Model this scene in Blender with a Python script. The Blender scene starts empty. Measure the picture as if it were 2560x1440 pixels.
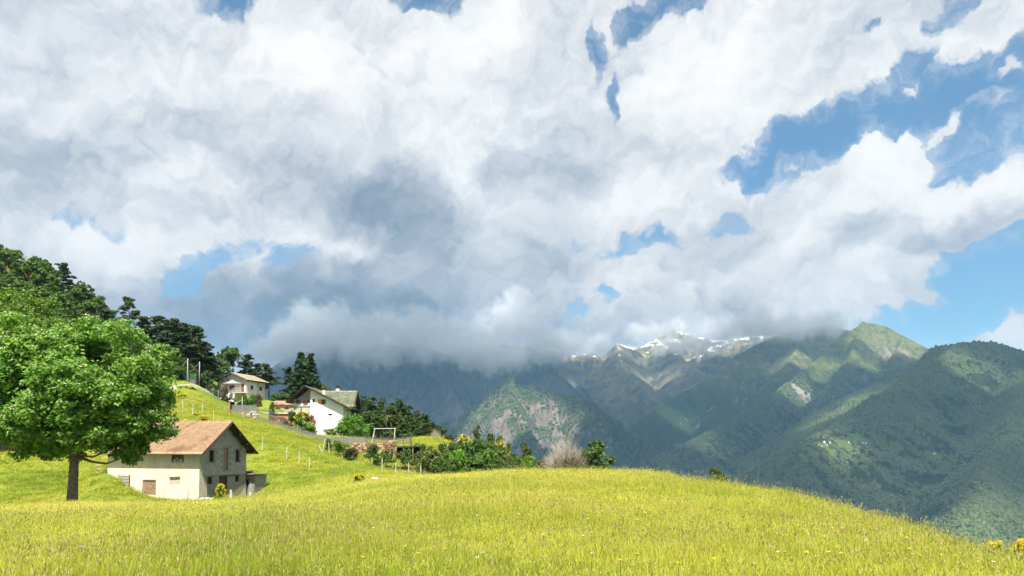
import bpy, bmesh, math, random
import numpy as np
from mathutils import Vector, Matrix, noise as mnoise

S = bpy.context.scene
C = S.collection
R = math.radians

# ------------------------------------------------------------------ camera
FPX, CY0, PITCH = 1850.0, 1018.0, R(3.0)          # focal length / principal row, in pixels of a 2560 px wide frame
cam_d = bpy.data.cameras.new('camera')
cam_d.sensor_width = 36.0
cam_d.lens = 36.0 * FPX / 2560.0
cam_d.shift_y = (CY0 - 720.0) / 2560.0
cam_d.clip_start, cam_d.clip_end = 0.1, 80000.0
cam = bpy.data.objects.new('camera', cam_d)
cam.rotation_euler = (R(90) + PITCH, 0, 0)
C.objects.link(cam)
S.camera = cam

def ray(px, py):
    a, b = (px - 1280.0) / FPX, (CY0 - py) / FPX
    return np.array((a, math.cos(PITCH) - b * math.sin(PITCH), math.sin(PITCH) + b * math.cos(PITCH)))
def P(px, py, Y):
    """the point at depth Y seen at that place of the photograph"""
    d = ray(px, py)
    return d * (Y / d[1])
def AE(px, py):
    d = ray(px, py); d = d / np.linalg.norm(d)
    return math.atan2(d[0], d[1]), math.asin(d[2])

# ------------------------------------------------------------------ node helpers
class NT:
    def __init__(s, tree):
        s.t = tree; s.n = tree.nodes; s.l = tree.links
    def node(s, typ, ins=None, **props):
        n = s.n.new(typ)
        for k, v in props.items(): setattr(n, k, v)
        for k, v in (ins or {}).items(): s.put(n.inputs[k], v)
        return n
    def put(s, sock, v):
        if isinstance(v, bpy.types.NodeSocket): s.l.new(v, sock)
        elif v is not None: sock.default_value = v
    def m(s, op, a, b=None, c=None, clamp=False):
        n = s.node('ShaderNodeMath', operation=op, use_clamp=clamp)
        for i, v in enumerate((a, b, c)):
            if v is not None: s.put(n.inputs[i], v)
        return n.outputs[0]
    def vm(s, op, a, b=None, c=None):
        n = s.node('ShaderNodeVectorMath', operation=op)
        for i, v in enumerate((a, b, c)):
            if v is not None: s.put(n.inputs[i], v)
        return n.outputs['Value'] if op in ('LENGTH', 'DOT_PRODUCT', 'DISTANCE') else n.outputs[0]
    def noise(s, vec, scale, detail=4.0, rough=0.5, dist=0.0, color=False, lac=2.0, typ='FBM', dim='3D'):
        n = s.node('ShaderNodeTexNoise', noise_dimensions=dim, ins={'Scale': scale, 'Detail': detail, 'Roughness': rough, 'Distortion': dist, 'Lacunarity': lac})
        n.noise_type = typ
        if vec is not None: s.l.new(vec, n.inputs['Vector'])
        return n.outputs['Color' if color else 'Fac']
    def ramp(s, fac, stops, mode='LINEAR'):
        n = s.node('ShaderNodeValToRGB'); s.put(n.inputs[0], fac)
        cr = n.color_ramp; cr.interpolation = mode
        while len(cr.elements) < len(stops): cr.elements.new(0.5)
        for e, (p, c) in zip(cr.elements, stops):
            e.position = p; e.color = (*c, 1) if len(c) == 3 else c
        return n.outputs[0]
    def mix(s, fac, a, b, blend='MIX'):
        n = s.node('ShaderNodeMix', data_type='RGBA', blend_type=blend)
        s.put(n.inputs[0], fac)
        s.put(n.inputs[6], (*a, 1) if isinstance(a, tuple) and len(a) == 3 else a)
        s.put(n.inputs[7], (*b, 1) if isinstance(b, tuple) and len(b) == 3 else b)
        return n.outputs[2]
    def mr(s, v, f0, f1, t0=0.0, t1=1.0, smooth=True):
        n = s.node('ShaderNodeMapRange', {'Value': v, 'From Min': f0, 'From Max': f1, 'To Min': t0, 'To Max': t1})
        n.interpolation_type = 'SMOOTHSTEP' if smooth else 'LINEAR'
        return n.outputs[0]

# ------------------------------------------------------------------ sun, sky, exposure
SUN_EL, SUN_AZ = 60.0, -2.0                    # degrees; azimuth of the sun measured from straight behind the camera, - is left
EXPOSURE = 1.25
sd = Vector((math.sin(R(SUN_AZ)) * math.cos(R(SUN_EL)), -math.cos(R(SUN_AZ)) * math.cos(R(SUN_EL)), math.sin(R(SUN_EL))))
sun_d = bpy.data.lights.new('sun', 'SUN'); sun_d.energy = 5.0; sun_d.angle = R(0.53); sun_d.color = (1.0, 0.95, 0.86)
sun = bpy.data.objects.new('sun', sun_d); C.objects.link(sun)
sun.rotation_euler = sd.to_track_quat('Z', 'Y').to_euler()

W = bpy.data.worlds.new('World'); S.world = W; W.use_nodes = True
wt = W.node_tree; wt.nodes.clear(); nt = NT(wt)
out = nt.node('ShaderNodeOutputWorld'); bg = nt.node('ShaderNodeBackground'); nt.l.new(bg.outputs[0], out.inputs[0])
sky = nt.node('ShaderNodeTexSky', sky_type='NISHITA'); sky.sun_disc = False
sky.sun_elevation = R(SUN_EL); sky.sun_rotation = R(180.0 + SUN_AZ)
sky.altitude = 1000.0; sky.air_density = 1.0; sky.dust_density = 0.6; sky.ozone_density = 1.5
direc = nt.node('ShaderNodeTexCoord').outputs['Generated']
sx = nt.node('ShaderNodeSeparateXYZ', {0: direc})
az = nt.m('ARCTAN2', sx.outputs[0], sx.outputs[1]); el = nt.m('ARCSINE', sx.outputs[2])
cxy = nt.node('ShaderNodeCombineXYZ', {0: az, 1: el})
warp1 = nt.vm('SUBTRACT', nt.noise(cxy.outputs[0], 7.0, 3.0, 0.55, color=True, dim='2D'), (0.5, 0.5, 0.5))
warp2 = nt.vm('SUBTRACT', nt.noise(cxy.outputs[0], 34.0, 3.0, 0.6, color=True, dim='2D'), (0.5, 0.5, 0.5))
pw = nt.vm('MULTIPLY_ADD', warp1, (0.09, 0.07, 0.0), cxy.outputs[0])
pw = nt.vm('MULTIPLY_ADD', warp2, (0.035, 0.03, 0.0), pw)

def blobs(start, lst, sign, hard=0.0):
    acc = start
    for (px, py, rx, ry, rot, w) in lst:
        a, e = AE(px, py)
        mp = nt.node('ShaderNodeMapping', vector_type='TEXTURE')
        nt.l.new(pw, mp.inputs[0])
        mp.inputs[1].default_value = (a, e, 0); mp.inputs[2].default_value = (0, 0, R(rot)); mp.inputs[3].default_value = (rx / FPX, ry / FPX, 1)
        acc = nt.m('ADD', acc, nt.mr(nt.vm('LENGTH', mp.outputs[0]), 1.0, hard, 0.0, sign * w))
    return acc
BLUE = [(2300,255,500,120,14,1.15),(2460,340,220,150,0,1.0),(1930,365,190,80,22,1.0),(2490,660,270,140,15,1.2),(2430,760,230,130,0,1.1),
        (2330,810,210,85,0,1.0),(1585,55,120,46,38,.95),(1482,130,52,90,-8,.95),(1528,245,42,85,0,.85),(1690,12,130,46,0,.95),(2375,35,60,85,-25,.9),
        (570,0,150,75,0,1.0),(1090,-5,140,48,0,1.0),(1610,598,190,48,6,.8),(1830,560,100,52,0,.75),(1505,730,66,42,0,.75),(1420,765,60,30,0,.5),
        (430,705,80,95,-20,.62),(470,660,70,50,30,.4),(555,615,150,52,22,.58),(735,640,125,78,10,.62),(225,565,190,44,0,.48),(1860,430,100,44,0,.7),(2215,80,52,32,0,.7),(2080,330,120,60,0,.5)]
WHITE = [(2185,450,150,130,0,1.3),(2090,500,130,140,0,1.2),(2262,390,60,90,0,1.3),(2130,400,60,70,0,.6),(2040,640,300,140,0,1.0),(2230,640,140,130,0,1.0),
         (2440,520,230,80,13,1.15),(2470,85,150,85,12,1.2),(2385,310,62,22,22,1.12),(2492,250,55,20,14,1.0),(2260,225,40,14,15,.9),(2530,180,60,22,14,1.0),(1960,400,60,26,10,.7),(2530,835,110,75,0,1.4),(2330,732,62,40,20,1.1),
         (1830,140,360,120,20,.6),(2100,60,260,80,10,.5),(1620,690,240,60,0,.4),(150,640,150,60,0,.5)]
DARK = [(820,480,420,170,-6,.36),(1080,560,330,150,-22,.30),(120,440,380,170,0,.24),(690,780,540,190,0,.50),(1020,760,440,190,0,.46),(1270,850,480,130,0,.42),
        (500,880,500,120,0,.30),(1370,430,220,100,0,.16),(2180,560,190,70,0,.30),(1720,770,330,90,0,.20),(1870,810,130,60,0,.34),(2420,570,200,55,12,.28),(1700,420,200,80,0,.14),(1540,330,220,80,-10,.08),
        (1330,640,240,110,-20,.16),(560,300,330,110,0,.10)]
LIGHT = [(2180,390,190,130,0,.15),(2030,600,120,70,0,.16),(2440,480,200,50,13,.14),(1620,470,260,60,12,.10),(300,640,230,90,0,.26),(850,610,150,55,0,.24),(1750,150,420,140,15,.14),(900,150,560,150,0,.14),(1560,520,330,90,8,.14),(2530,835,110,75,0,.25),
         (1290,800,120,60,0,.22),(780,820,110,45,0,.18),(600,480,90,40,0,.12)]
cov = blobs(1.0, BLUE, -1.5)
cov = blobs(cov, WHITE, 1.0, 0.30)
def lumps(vec, scale, detail):
    n = nt.node('ShaderNodeTexVoronoi', {'Scale': scale, 'Detail': detail, 'Roughness': 0.55, 'Lacunarity': 2.3}, voronoi_dimensions='2D', feature='F1', normalize=True)
    nt.l.new(vec, n.inputs['Vector']); return n.outputs['Distance']
f1 = nt.noise(pw, 8.0, 9.0, 0.58, 0.3, dim='2D')
f2 = nt.noise(pw, 24.0, 7.0, 0.64, 0.5, dim='2D')
pl = nt.vm('MULTIPLY_ADD', nt.vm('SUBTRACT', nt.noise(pw, 22.0, 2.0, 0.5, color=True, dim='2D'), (0.5, 0.5, 0.5)), (0.02, 0.02, 0.0), pw)
v1 = lumps(pl, 13.0, 3.0)
v2 = lumps(nt.vm('ADD', pl, (-0.004, 0.012, 0.0)), 13.0, 3.0)
big = nt.noise(pw, 5.0, 3.0, 0.5, dim='2D'); big2 = nt.noise(nt.vm('ADD', pw, (-0.012, 0.035, 0.0)), 5.0, 3.0, 0.5, dim='2D')
dens = nt.m('ADD', cov, nt.m('MULTIPLY_ADD', nt.m('SUBTRACT', f1, 0.5), 1.7, nt.m('MULTIPLY', nt.m('SUBTRACT', f2, 0.5), 1.1)))
dens = nt.m('MULTIPLY_ADD', nt.m('SUBTRACT', 0.42, v1), 0.55, dens)
alpha = nt.mr(dens, 0.06, 0.74)
veil = nt.m('MULTIPLY', nt.mr(dens, -0.75, 0.25), nt.mr(f2, 0.35, 0.65, 0.10, 0.42))
alpha = nt.m('MAXIMUM', alpha, veil)
# billows: how much the cloud rises towards the sun gives its relief
shade = blobs(0.785, DARK, -0.82, 0.0)
shade = blobs(shade, LIGHT, 1.0, 0.0)
shade = nt.m('MULTIPLY_ADD', nt.m('SUBTRACT', v2, v1), 0.54, shade)
shade = nt.m('MULTIPLY_ADD', nt.m('SUBTRACT', big, big2), 0.55, shade)
shade = nt.m('MULTIPLY_ADD', nt.m('SUBTRACT', f1, 0.5), 0.30, shade)
shade = nt.m('MULTIPLY_ADD', nt.m('SUBTRACT', big, 0.5), 0.25, shade)
cloud = nt.ramp(shade, [(0.0, (0.14, 0.20, 0.27)), (0.30, (0.29, 0.355, 0.43)), (0.52, (0.51, 0.55, 0.61)), (0.72, (0.78, 0.79, 0.81)), (0.88, (1.0, 0.985, 0.965)), (1.0, (1.1, 1.07, 1.04))])
SKY_STRENGTH = 0.062
k = 2.0 ** -EXPOSURE
skyc = nt.mix(1.0, sky.outputs[0], (0.80 * SKY_STRENGTH, 1.05 * SKY_STRENGTH, 1.06 * SKY_STRENGTH), 'MULTIPLY')
cl = nt.mix(1.0, cloud, (k, k, k), 'MULTIPLY')
nt.l.new(nt.mix(alpha, skyc, cl), bg.inputs[0])
bg.inputs[1].default_value = 1.0
W.cycles.sampling_method = 'MANUAL'; W.cycles.sample_map_resolution = 512

S.view_settings.view_transform = 'Standard'; S.view_settings.look = 'None'
S.view_settings.exposure = EXPOSURE; S.view_settings.gamma = 1.0; S.view_settings.use_curve_mapping = False
S.render.engine = 'CYCLES'
cy = S.cycles
cy.max_bounces = 8; cy.diffuse_bounces = 3; cy.glossy_bounces = 2; cy.transmission_bounces = 3; cy.transparent_max_bounces = 8; cy.volume_bounces = 5
cy.use_denoising = True; cy.denoiser = 'OPENIMAGEDENOISE'; cy.denoising_input_passes = 'RGB_ALBEDO_NORMAL'
cy.use_adaptive_sampling = True; cy.adaptive_threshold = 0.015
cy.sample_clamp_indirect = 8.0
cy.volume_step_rate = 1.0; cy.volume_max_steps = 256

# ------------------------------------------------------------------ numpy noise
_rng = np.random.default_rng(7)
_perm = _rng.permutation(512); _perm = np.concatenate([_perm, _perm, _perm])
_ga = _rng.uniform(0, 2 * math.pi, 512); _gx, _gy = np.cos(_ga), np.sin(_ga)
def perlin(x, y):
    xi, yi = np.floor(x).astype(int), np.floor(y).astype(int)
    xf, yf = x - xi, y - yi
    u, v = xf * xf * xf * (xf * (xf * 6 - 15) + 10), yf * yf * yf * (yf * (yf * 6 - 15) + 10)
    def g(ix, iy, dx, dy):
        h = _perm[_perm[ix & 511] + (iy & 511)] & 511
        return _gx[h] * dx + _gy[h] * dy
    a, b = g(xi, yi, xf, yf), g(xi + 1, yi, xf - 1, yf)
    c, d = g(xi, yi + 1, xf, yf - 1), g(xi + 1, yi + 1, xf - 1, yf - 1)
    return (a + u * (b - a)) + v * ((c + u * (d - c)) - (a + u * (b - a)))
def fbm(x, y, o=5, g=0.5):
    r, a, f = 0.0, 1.0, 1.0
    for i in range(o):
        r = r + a * perlin(x * f + 17.3 * i, y * f - 9.1 * i); a *= g; f *= 2.03
    return r
def ridged(x, y, o=4, g=0.5):
    r, a, f = 0.0, 1.0, 1.0
    for i in range(o):
        r = r + a * (1 - 2.2 * np.abs(perlin(x * f + 31.7 * i, y * f + 11.9 * i))); a *= g; f *= 2.07
    return r
def sstep(a, b, x):
    t = np.clip((x - a) / (b - a), 0, 1); return t * t * (3 - 2 * t)

# ------------------------------------------------------------------ object helpers
def link(name, me, mat=None, parent=None, **props):
    o = bpy.data.objects.new(name, me); C.objects.link(o)
    if mat is not None and me is not None and len(me.materials) == 0: me.materials.append(mat)
    if parent is not None: o.parent = parent
    for k_, v_ in props.items(): o[k_] = v_
    return o
def mesh_np(name, co, faces, smooth=False):
    """faces: (n,3) or (n,4) int array"""
    me = bpy.data.meshes.new(name)
    co = np.asarray(co, dtype=np.float32); faces = np.asarray(faces, dtype=np.int32)
    n, k_ = faces.shape
    me.vertices.add(len(co)); me.vertices.foreach_set('co', co.ravel())
    me.loops.add(n * k_); me.loops.foreach_set('vertex_index', faces.ravel())
    me.polygons.add(n); me.polygons.foreach_set('loop_start', np.arange(0, n * k_, k_, dtype=np.int32))
    me.polygons.foreach_set('loop_total', np.full(n, k_, dtype=np.int32))
    if smooth: me.polygons.foreach_set('use_smooth', np.ones(n, dtype=bool))
    me.update(calc_edges=True)
    return me
def grid_faces(nu, nv, wrap=False):
    i, j = np.meshgrid(np.arange(nu if wrap else nu - 1), np.arange(nv - 1), indexing='ij')
    i2 = (i + 1) % nu
    return np.stack([i * nv + j, i2 * nv + j, i2 * nv + j + 1, i * nv + j + 1], -1).reshape(-1, 4)

def new_mat(name):
    m = bpy.data.materials.new(name); m.use_nodes = True
    t = m.node_tree; t.nodes.clear(); q = NT(t)
    q.out = q.node('ShaderNodeOutputMaterial'); q.mat = m
    return q
def finish(q, color, rough=0.8, bump=None, bump_str=0.3, bump_dist=0.05, spec=0.2, metal=0.0):
    b = q.node('ShaderNodeBsdfPrincipled', {'Roughness': rough, 'Metallic': metal})
    b.inputs['Specular IOR Level'].default_value = spec
    q.put(b.inputs['Base Color'], (*color, 1) if isinstance(color, tuple) and len(color) == 3 else color)
    if bump is not None:
        bn = q.node('ShaderNodeBump', {'Strength': bump_str, 'Distance': bump_dist, 'Height': bump})
        q.l.new(bn.outputs[0], b.inputs['Normal'])
    q.l.new(b.outputs[0], q.out.inputs['Surface'])
    return q.mat
def mottled(name, c1, c2, scale=3.0, rough=0.85, detail=5.0, c3=None, scale3=0.7, bump=0.2, bdist=0.02, spec=0.2, metal=0.0):
    q = new_mat(name)
    pos = q.node('ShaderNodeNewGeometry').outputs['Position']
    n1 = q.noise(pos, scale, detail, 0.6)
    col = q.mix(q.mr(n1, 0.3, 0.7), c1, c2)
    if c3 is not None: col = q.mix(q.mr(q.noise(pos, scale3, 4.0, 0.6), 0.48, 0.66), col, c3)
    return finish(q, col, rough, q.noise(pos, scale * 4, 4.0, 0.6), bump, bdist, spec, metal)

# ------------------------------------------------------------------ the meadow and the hill (one sheet)
GP = [(-900,1440,12),(0,1440,10.5),(640,1440,10),(1280,1440,9.5),(1920,1440,9.7),(2560,1450,10.5),(3300,1640,12),
      (0,1350,19),(640,1345,17),(1280,1340,15),(1920,1340,15.5),
      (0,1302,33),(400,1297,33),(800,1277,31),(1280,1250,27),(1700,1245,26),
      (-500,1284,52),(0,1276,54),(180,1265,60),(400,1266,66),(650,1252,66),(850,1226,62),(960,1207,60),(1200,1188,58),(1500,1186,55),(1640,1191,50),
      (1770,1214,42),(2000,1264,33),(2200,1322,25),(2400,1385,19),(2560,1455,15),(3000,1560,14),
      (1500,1220,85),(1500,1400,160),(1500,1800,330),(1770,1270,70),(1770,1450,130),(2000,1350,60),(2000,1600,130),(2000,2000,330),(2300,1500,50),(2300,1800,120),
      (2560,1600,34),(2560,2000,100),(3000,1800,32),(3000,2400,110),(1300,1198,75),(1300,1350,140),(1200,1196,72),
      (497,1253,77),(613,1241,84.3),(560,1246,78),(400,1246,78.5),(330,1222,79.5),(267,1184,80.5),(200,1192,85),(100,1182,85),(0,1172,85),(-400,1150,90),
      (0,1278,67),(100,1279,69),(180,1280,70),(300,1272,72),(-300,1285,66),(0,1245,78),(150,1243,78.5),(-300,1240,79),(-400,1000,125),(0,1095,110),(0,950,140),(0,840,170),(0,750,200),(0,640,300),(-500,700,180),(-500,500,300),
      (300,1105,103),(440,1050,116),(470,992,133),(500,966,150),(440,915,180),(350,875,190),(200,805,195),(200,980,140),(300,1030,125),
      (560,1076,108),(575,1034,138),(643,1051,136),(700,1073,131),(750,1088,126),(800,1103,121),(850,1115,117.5),
      (660,1130,100),(690,1205,87),(700,1235,78),(800,1205,81),(830,1157,103),(900,1167,97),(950,1181,91),(1050,1192,85),(920,1208,71),(760,1150,98),
      (915,1114,118.5),(1028,1115,118.5),(870,1152,112),(960,1162,108),(1000,1109,130),(1130,1112,135),(900,1103,140),(830,1092,146),(760,1091,152),
      (550,997,165),(650,1001,168),(700,1008,165),(640,1030,150),(800,1100,190),(1000,1165,190),(1130,1190,185),(1000,1500,300),(700,1080,240),(560,960,200),(440,880,240),(290,850,260),(350,880,250),(200,790,290),(120,740,300),(1060,1150,110),(1150,1165,105)]
_gp = np.array([P(*g) for g in GP])
def _uv(x, y): return np.stack([np.arctan2(x, y) * 3.2, np.log(np.maximum(np.hypot(x, y), 3.0))], -1)
def _tps(r2): return np.where(r2 > 1e-12, 0.5 * r2 * np.log(np.maximum(r2, 1e-12)), 0.0)
_guv = _uv(_gp[:, 0], _gp[:, 1]); _gn = len(_gp)
_K = _tps(((_guv[:, None] - _guv[None]) ** 2).sum(-1)) + np.eye(_gn) * 2e-4
_Pm = np.hstack([np.ones((_gn, 1)), _guv])
_A = np.block([[_K, _Pm], [_Pm.T, np.zeros((3, 3))]])
_gw = np.linalg.solve(_A, np.concatenate([_gp[:, 2] / np.hypot(_gp[:, 0], _gp[:, 1]), np.zeros(3)]))
def ground(x, y):
    """height of the meadow sheet"""
    x, y = np.atleast_1d(np.asarray(x, float)), np.atleast_1d(np.asarray(y, float))
    r = np.hypot(x, y)
    a = np.arctan2(x, y); ac = np.clip(a, -R(48), R(48)); rc = np.clip(r, 9.0, 420.0)
    uv = _uv(rc * np.sin(ac), rc * np.cos(ac))
    z = np.zeros(len(x))
    for i0 in range(0, len(x), 20000):
        q_ = uv[i0:i0 + 20000]
        z[i0:i0 + 20000] = _tps(((q_[:, None] - _guv[None]) ** 2).sum(-1)) @ _gw[:_gn] + np.hstack([np.ones((len(q_), 1)), q_]) @ _gw[_gn:]
    z = z * r
    z = np.where(r < 9, -1.66 + (z / np.maximum(r, .1) * 9.0 + 1.66) * (r / 9.0) ** 2, z)
    back = sstep(R(50), R(120), np.abs(a))
    z = z * (1 - back) + (-1.7 - 0.03 * r) * back
    z = z + 0.05 * fbm(x * 0.35, y * 0.35, 3) * sstep(3, 12, r) + 0.18 * fbm(x * 0.06 + 5, y * 0.06, 3) * sstep(25, 90, r)
    return np.clip(z, -260, 120)
def gz(x, y): return float(ground(x, y)[0])
def on_ground(px, Y):
    x = (px - 1280.0) / FPX * Y / (math.cos(PITCH))
    return np.array((x, Y, gz(x, Y)))

def grass_ground_mat():
    q = new_mat('meadow_turf')
    pos = q.node('ShaderNodeNewGeometry').outputs['Position']
    big = q.noise(pos, 0.05, 4.0, 0.6); mid = q.noise(pos, 0.35, 5.0, 0.65); fine = q.noise(pos, 3.0, 6.0, 0.7)
    col = q.ramp(mid, [(0.25, (0.10, 0.155, 0.016)), (0.5, (0.165, 0.205, 0.022)), (0.75, (0.235, 0.25, 0.032))])
    col = q.mix(q.mr(big, 0.42, 0.66), col, (0.085, 0.15, 0.016))
    col = q.mix(q.mr(fine, 0.55, 0.8, 0.0, 0.5), col, (0.24, 0.19, 0.06)); col = q.mix(q.mr(q.noise(pos, 0.14, 4.0, 0.65), 0.54, 0.70, 0.0, 0.65), col, (0.20, 0.155, 0.05))
    return finish(q, col, 0.9, fine, 0.9, 0.25, spec=0.1)
M_TURF = grass_ground_mat()
def build_ground():
    rr = np.concatenate([[0.5, 1.5, 3, 5], np.geomspace(7, 420, 230)])
    aa = np.concatenate([np.linspace(-180, -52, 30, endpoint=False), np.linspace(-52, 52, 300, endpoint=False), np.linspace(52, 180, 30, endpoint=False)])
    A_, R_ = np.meshgrid(np.radians(aa), rr, indexing='ij')
    x, y = R_ * np.sin(A_), R_ * np.cos(A_)
    z = ground(x.ravel(), y.ravel())
    co = np.stack([x.ravel(), y.ravel(), z], -1)
    me = mesh_np('meadow', co, grid_faces(len(aa), len(rr), True)[:, ::-1], True)
    return link('meadow_ground', me, M_TURF, kind='structure', label='sloping sunlit hay meadow and the hillside pasture behind it')
build_ground()

# ------------------------------------------------------------------ mountains
def seg_field(X, Y, pts):
    """distance to a polyline, height and arc length of the nearest point on it"""
    best = np.full(X.shape, 1e12); hz = np.zeros(X.shape); sl = np.zeros(X.shape); s0 = 0.0
    for a, b in zip(pts[:-1], pts[1:]):
        d = b[:2] - a[:2]; L2 = float(d @ d) + 1e-9; L = math.sqrt(L2)
        t = np.clip(((X - a[0]) * d[0] + (Y - a[1]) * d[1]) / L2, 0, 1)
        d2 = (X - a[0] - t * d[0]) ** 2 + (Y - a[1] - t * d[1]) ** 2
        m_ = d2 < best
        best = np.where(m_, d2, best); hz = np.where(m_, a[2] + t * (b[2] - a[2]), hz); sl = np.where(m_, s0 + t * L, sl)
        s0 += L
    return np.sqrt(best), hz, sl
class Mountain:
    def __init__(s, ridges, step, pad, gully=(300, 60), rough=40, rscale=500, floor=-900, seed=0):
        s.ridges = [(np.array([P(*p) for p in pts]), k_, pw_) for pts, k_, pw_ in ridges]
        allp = np.vstack([r_[0] for r_ in s.ridges])
        x0, x1, y0, y1 = allp[:, 0].min() - pad[0], allp[:, 0].max() + pad[1], allp[:, 1].min() - pad[2], allp[:, 1].max() + pad[3]
        s.gully, s.rough, s.rscale, s.floor, s.seed = gully, rough, rscale, floor, seed
        s.xs, s.ys = np.arange(x0, x1, step), np.arange(y0, y1, step)
        X, Y = np.meshgrid(s.xs, s.ys, indexing='ij')
        s.Z = s.height(X, Y); s.X, s.Y = X, Y; s.step = step
    def height(s, X, Y):
        o = s.seed * 13.7
        wx = X + 0.10 * s.rscale * fbm(X / s.rscale + o, Y / s.rscale, 4); wy = Y + 0.10 * s.rscale * fbm(X / s.rscale + 40 + o, Y / s.rscale + 7, 4)
        H = np.full(X.shape, -1e9); D = np.full(X.shape, 1e9)
        for pts, k_, pw_ in s.ridges:
            d, hz, sl = seg_field(wx, wy, pts)
            gl, ga = s.gully
            g2 = (ridged(sl / gl * 3.1 + o, d / (gl * 2.2) - o, 3) - 1.5) * ga * .34 * sstep(0, gl * .5, d)
            g = g2 + (ridged(sl / gl + o + 0.75 * fbm(d / gl * .8, sl / gl * .8, 3), d / (gl * 7) + o, 3) - 1.5) * ga * sstep(0, gl * 1.2, d)
            h = hz - k_ * d ** pw_ * (100 ** (1 - pw_)) + g
            H = np.maximum(H, h); D = np.minimum(D, d)
        H = H + s.rough * (fbm(X / s.rscale + 3 * o, Y / s.rscale, 6, 0.52)) * (0.12 + 0.88 * sstep(0, s.rscale, D))
        return np.maximum(H, s.floor + 30 * fbm(X / 900, Y / 900, 3))
    def mesh(s, name):
        co = np.stack([s.X.ravel(), s.Y.ravel(), s.Z.ravel()], -1)
        return mesh_np(name, co, grid_faces(len(s.xs), len(s.ys)), True)
    def sample(s, x, y):
        i = np.clip((x - s.xs[0]) / s.step, 0, len(s.xs) - 1.001); j = np.clip((y - s.ys[0]) / s.step, 0, len(s.ys) - 1.001)
        a, b = i.astype(int), j.astype(int); u, v = i - a, j - b
        Z = s.Z
        return (Z[a, b] * (1 - u) + Z[a + 1, b] * u) * (1 - v) + (Z[a, b + 1] * (1 - u) + Z[a + 1, b + 1] * u) * v
    def hit(s, px, py):
        d = ray(px, py); d = d / d[1]
        yy = np.arange(max(s.ys[0], 300), s.ys[-1], 4.0)
        x, z = d[0] * yy, d[2] * yy
        ok = (x > s.xs[0]) & (x < s.xs[-1])
        below = ok & (z < s.sample(x, yy))
        if not below.any(): return None
        y = yy[np.argmax(below)]
        return np.array((d[0] * y, y, d[2] * y))

def mountain_mat(name, forest, rock, grass=None, rock_lo=0.62, rock_hi=0.75, rock_bias=None, grass_alt=None, snow=None, patches=(), fscale=0.02, rock_band=None):
    """forest: (dark, light) greens; rock: (dark, light); grass_alt: (z0, z1) above which open grass takes over; snow: (z0, z1)"""
    q = new_mat(name)
    g = q.node('ShaderNodeNewGeometry'); pos = g.outputs['Position']
    nz = q.node('ShaderNodeSeparateXYZ', {0: g.outputs['Normal']}).outputs[2]
    pz = q.node('ShaderNodeSeparateXYZ', {0: pos}).outputs[2]
    n1 = q.noise(pos, 0.0022, 5.0, 0.6); n2 = q.noise(pos, fscale, 6.0, 0.68); n3 = q.noise(pos, 0.008, 5.0, 0.62)
    fcol = q.mix(q.mr(n2, 0.36, 0.64), forest[0], forest[1])
    fcol = q.mix(q.mr(n1, 0.42, 0.62, 0, 0.55), fcol, tuple(c * 1.35 for c in forest[1]))
    col = fcol
    if grass is not None:
        ga = q.mr(q.m('ADD', pz, q.m('MULTIPLY', q.m('SUBTRACT', n3, 0.5), 700.0)), grass_alt[0], grass_alt[1])
        gcol = q.mix(q.mr(n2, 0.35, 0.65), grass[0], grass[1])
        col = q.mix(ga, col, gcol)
    # rock where it is steep, with vertical streaks
    vs = q.vm('MULTIPLY', pos, (1.0, 1.0, 0.28))
    st = q.noise(vs, 0.012, 6.0, 0.66)
    rcol = q.mix(q.mr(st, 0.36, 0.66), rock[0], rock[1])
    rs = q.m('ADD', nz, q.m('MULTIPLY', q.m('SUBTRACT', st, 0.5), 0.85))
    rs = q.m('ADD', rs, q.m('MULTIPLY', q.m('SUBTRACT', n3, 0.5), 0.55))
    rf = q.mr(rs, rock_hi, rock_lo)
    if rock_band is not None:
        for (c_, r_, w_) in rock_band:
            dd = q.vm('LENGTH', q.vm('MULTIPLY', q.vm('SUBTRACT', pos, tuple(c_)), tuple(1.0 / v for v in r_)))
            rf = q.m('ADD', rf, q.m('MULTIPLY', q.mr(dd, 1.0, 0.3), q.mr(st, 0.44, 0.6, 0, w_)), clamp=True)
    col = q.mix(rf, col, rcol)
    for (c_, rad, pc, jit) in patches:
        dd = q.m('ADD', q.vm('LENGTH', q.vm('SUBTRACT', pos, tuple(c_))), q.m('MULTIPLY', q.m('SUBTRACT', q.noise(pos, 1.6 / rad, 5.0, 0.7), 0.5), rad * jit))
        col = q.mix(q.mr(dd, rad, rad * 0.75, 0, 0.9), col, pc)
    if snow is not None:
        sn = q.noise(q.vm('MULTIPLY', pos, (1.0, 1.0, 1.6)), 0.0075, 7.0, 0.72)
        al = q.mr(pz, snow[0], snow[1], -0.30, -0.07)
        sf = q.mr(q.m('ADD', q.m('ADD', sn, al), q.m('MULTIPLY', q.m('SUBTRACT', nz, 0.6), 0.45)), 0.535, 0.575)
        col = q.mix(sf, col, (0.75, 0.78, 0.82))
    return finish(q, col, 0.95, q.noise(pos, fscale * 1.7, 6.0, 0.7), 1.0, 18.0, spec=0.05)

def add_mountain(m_, mat, label):
    return link('mountain', m_.mesh('mountain'), mat, kind='structure', label=label)

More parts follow.
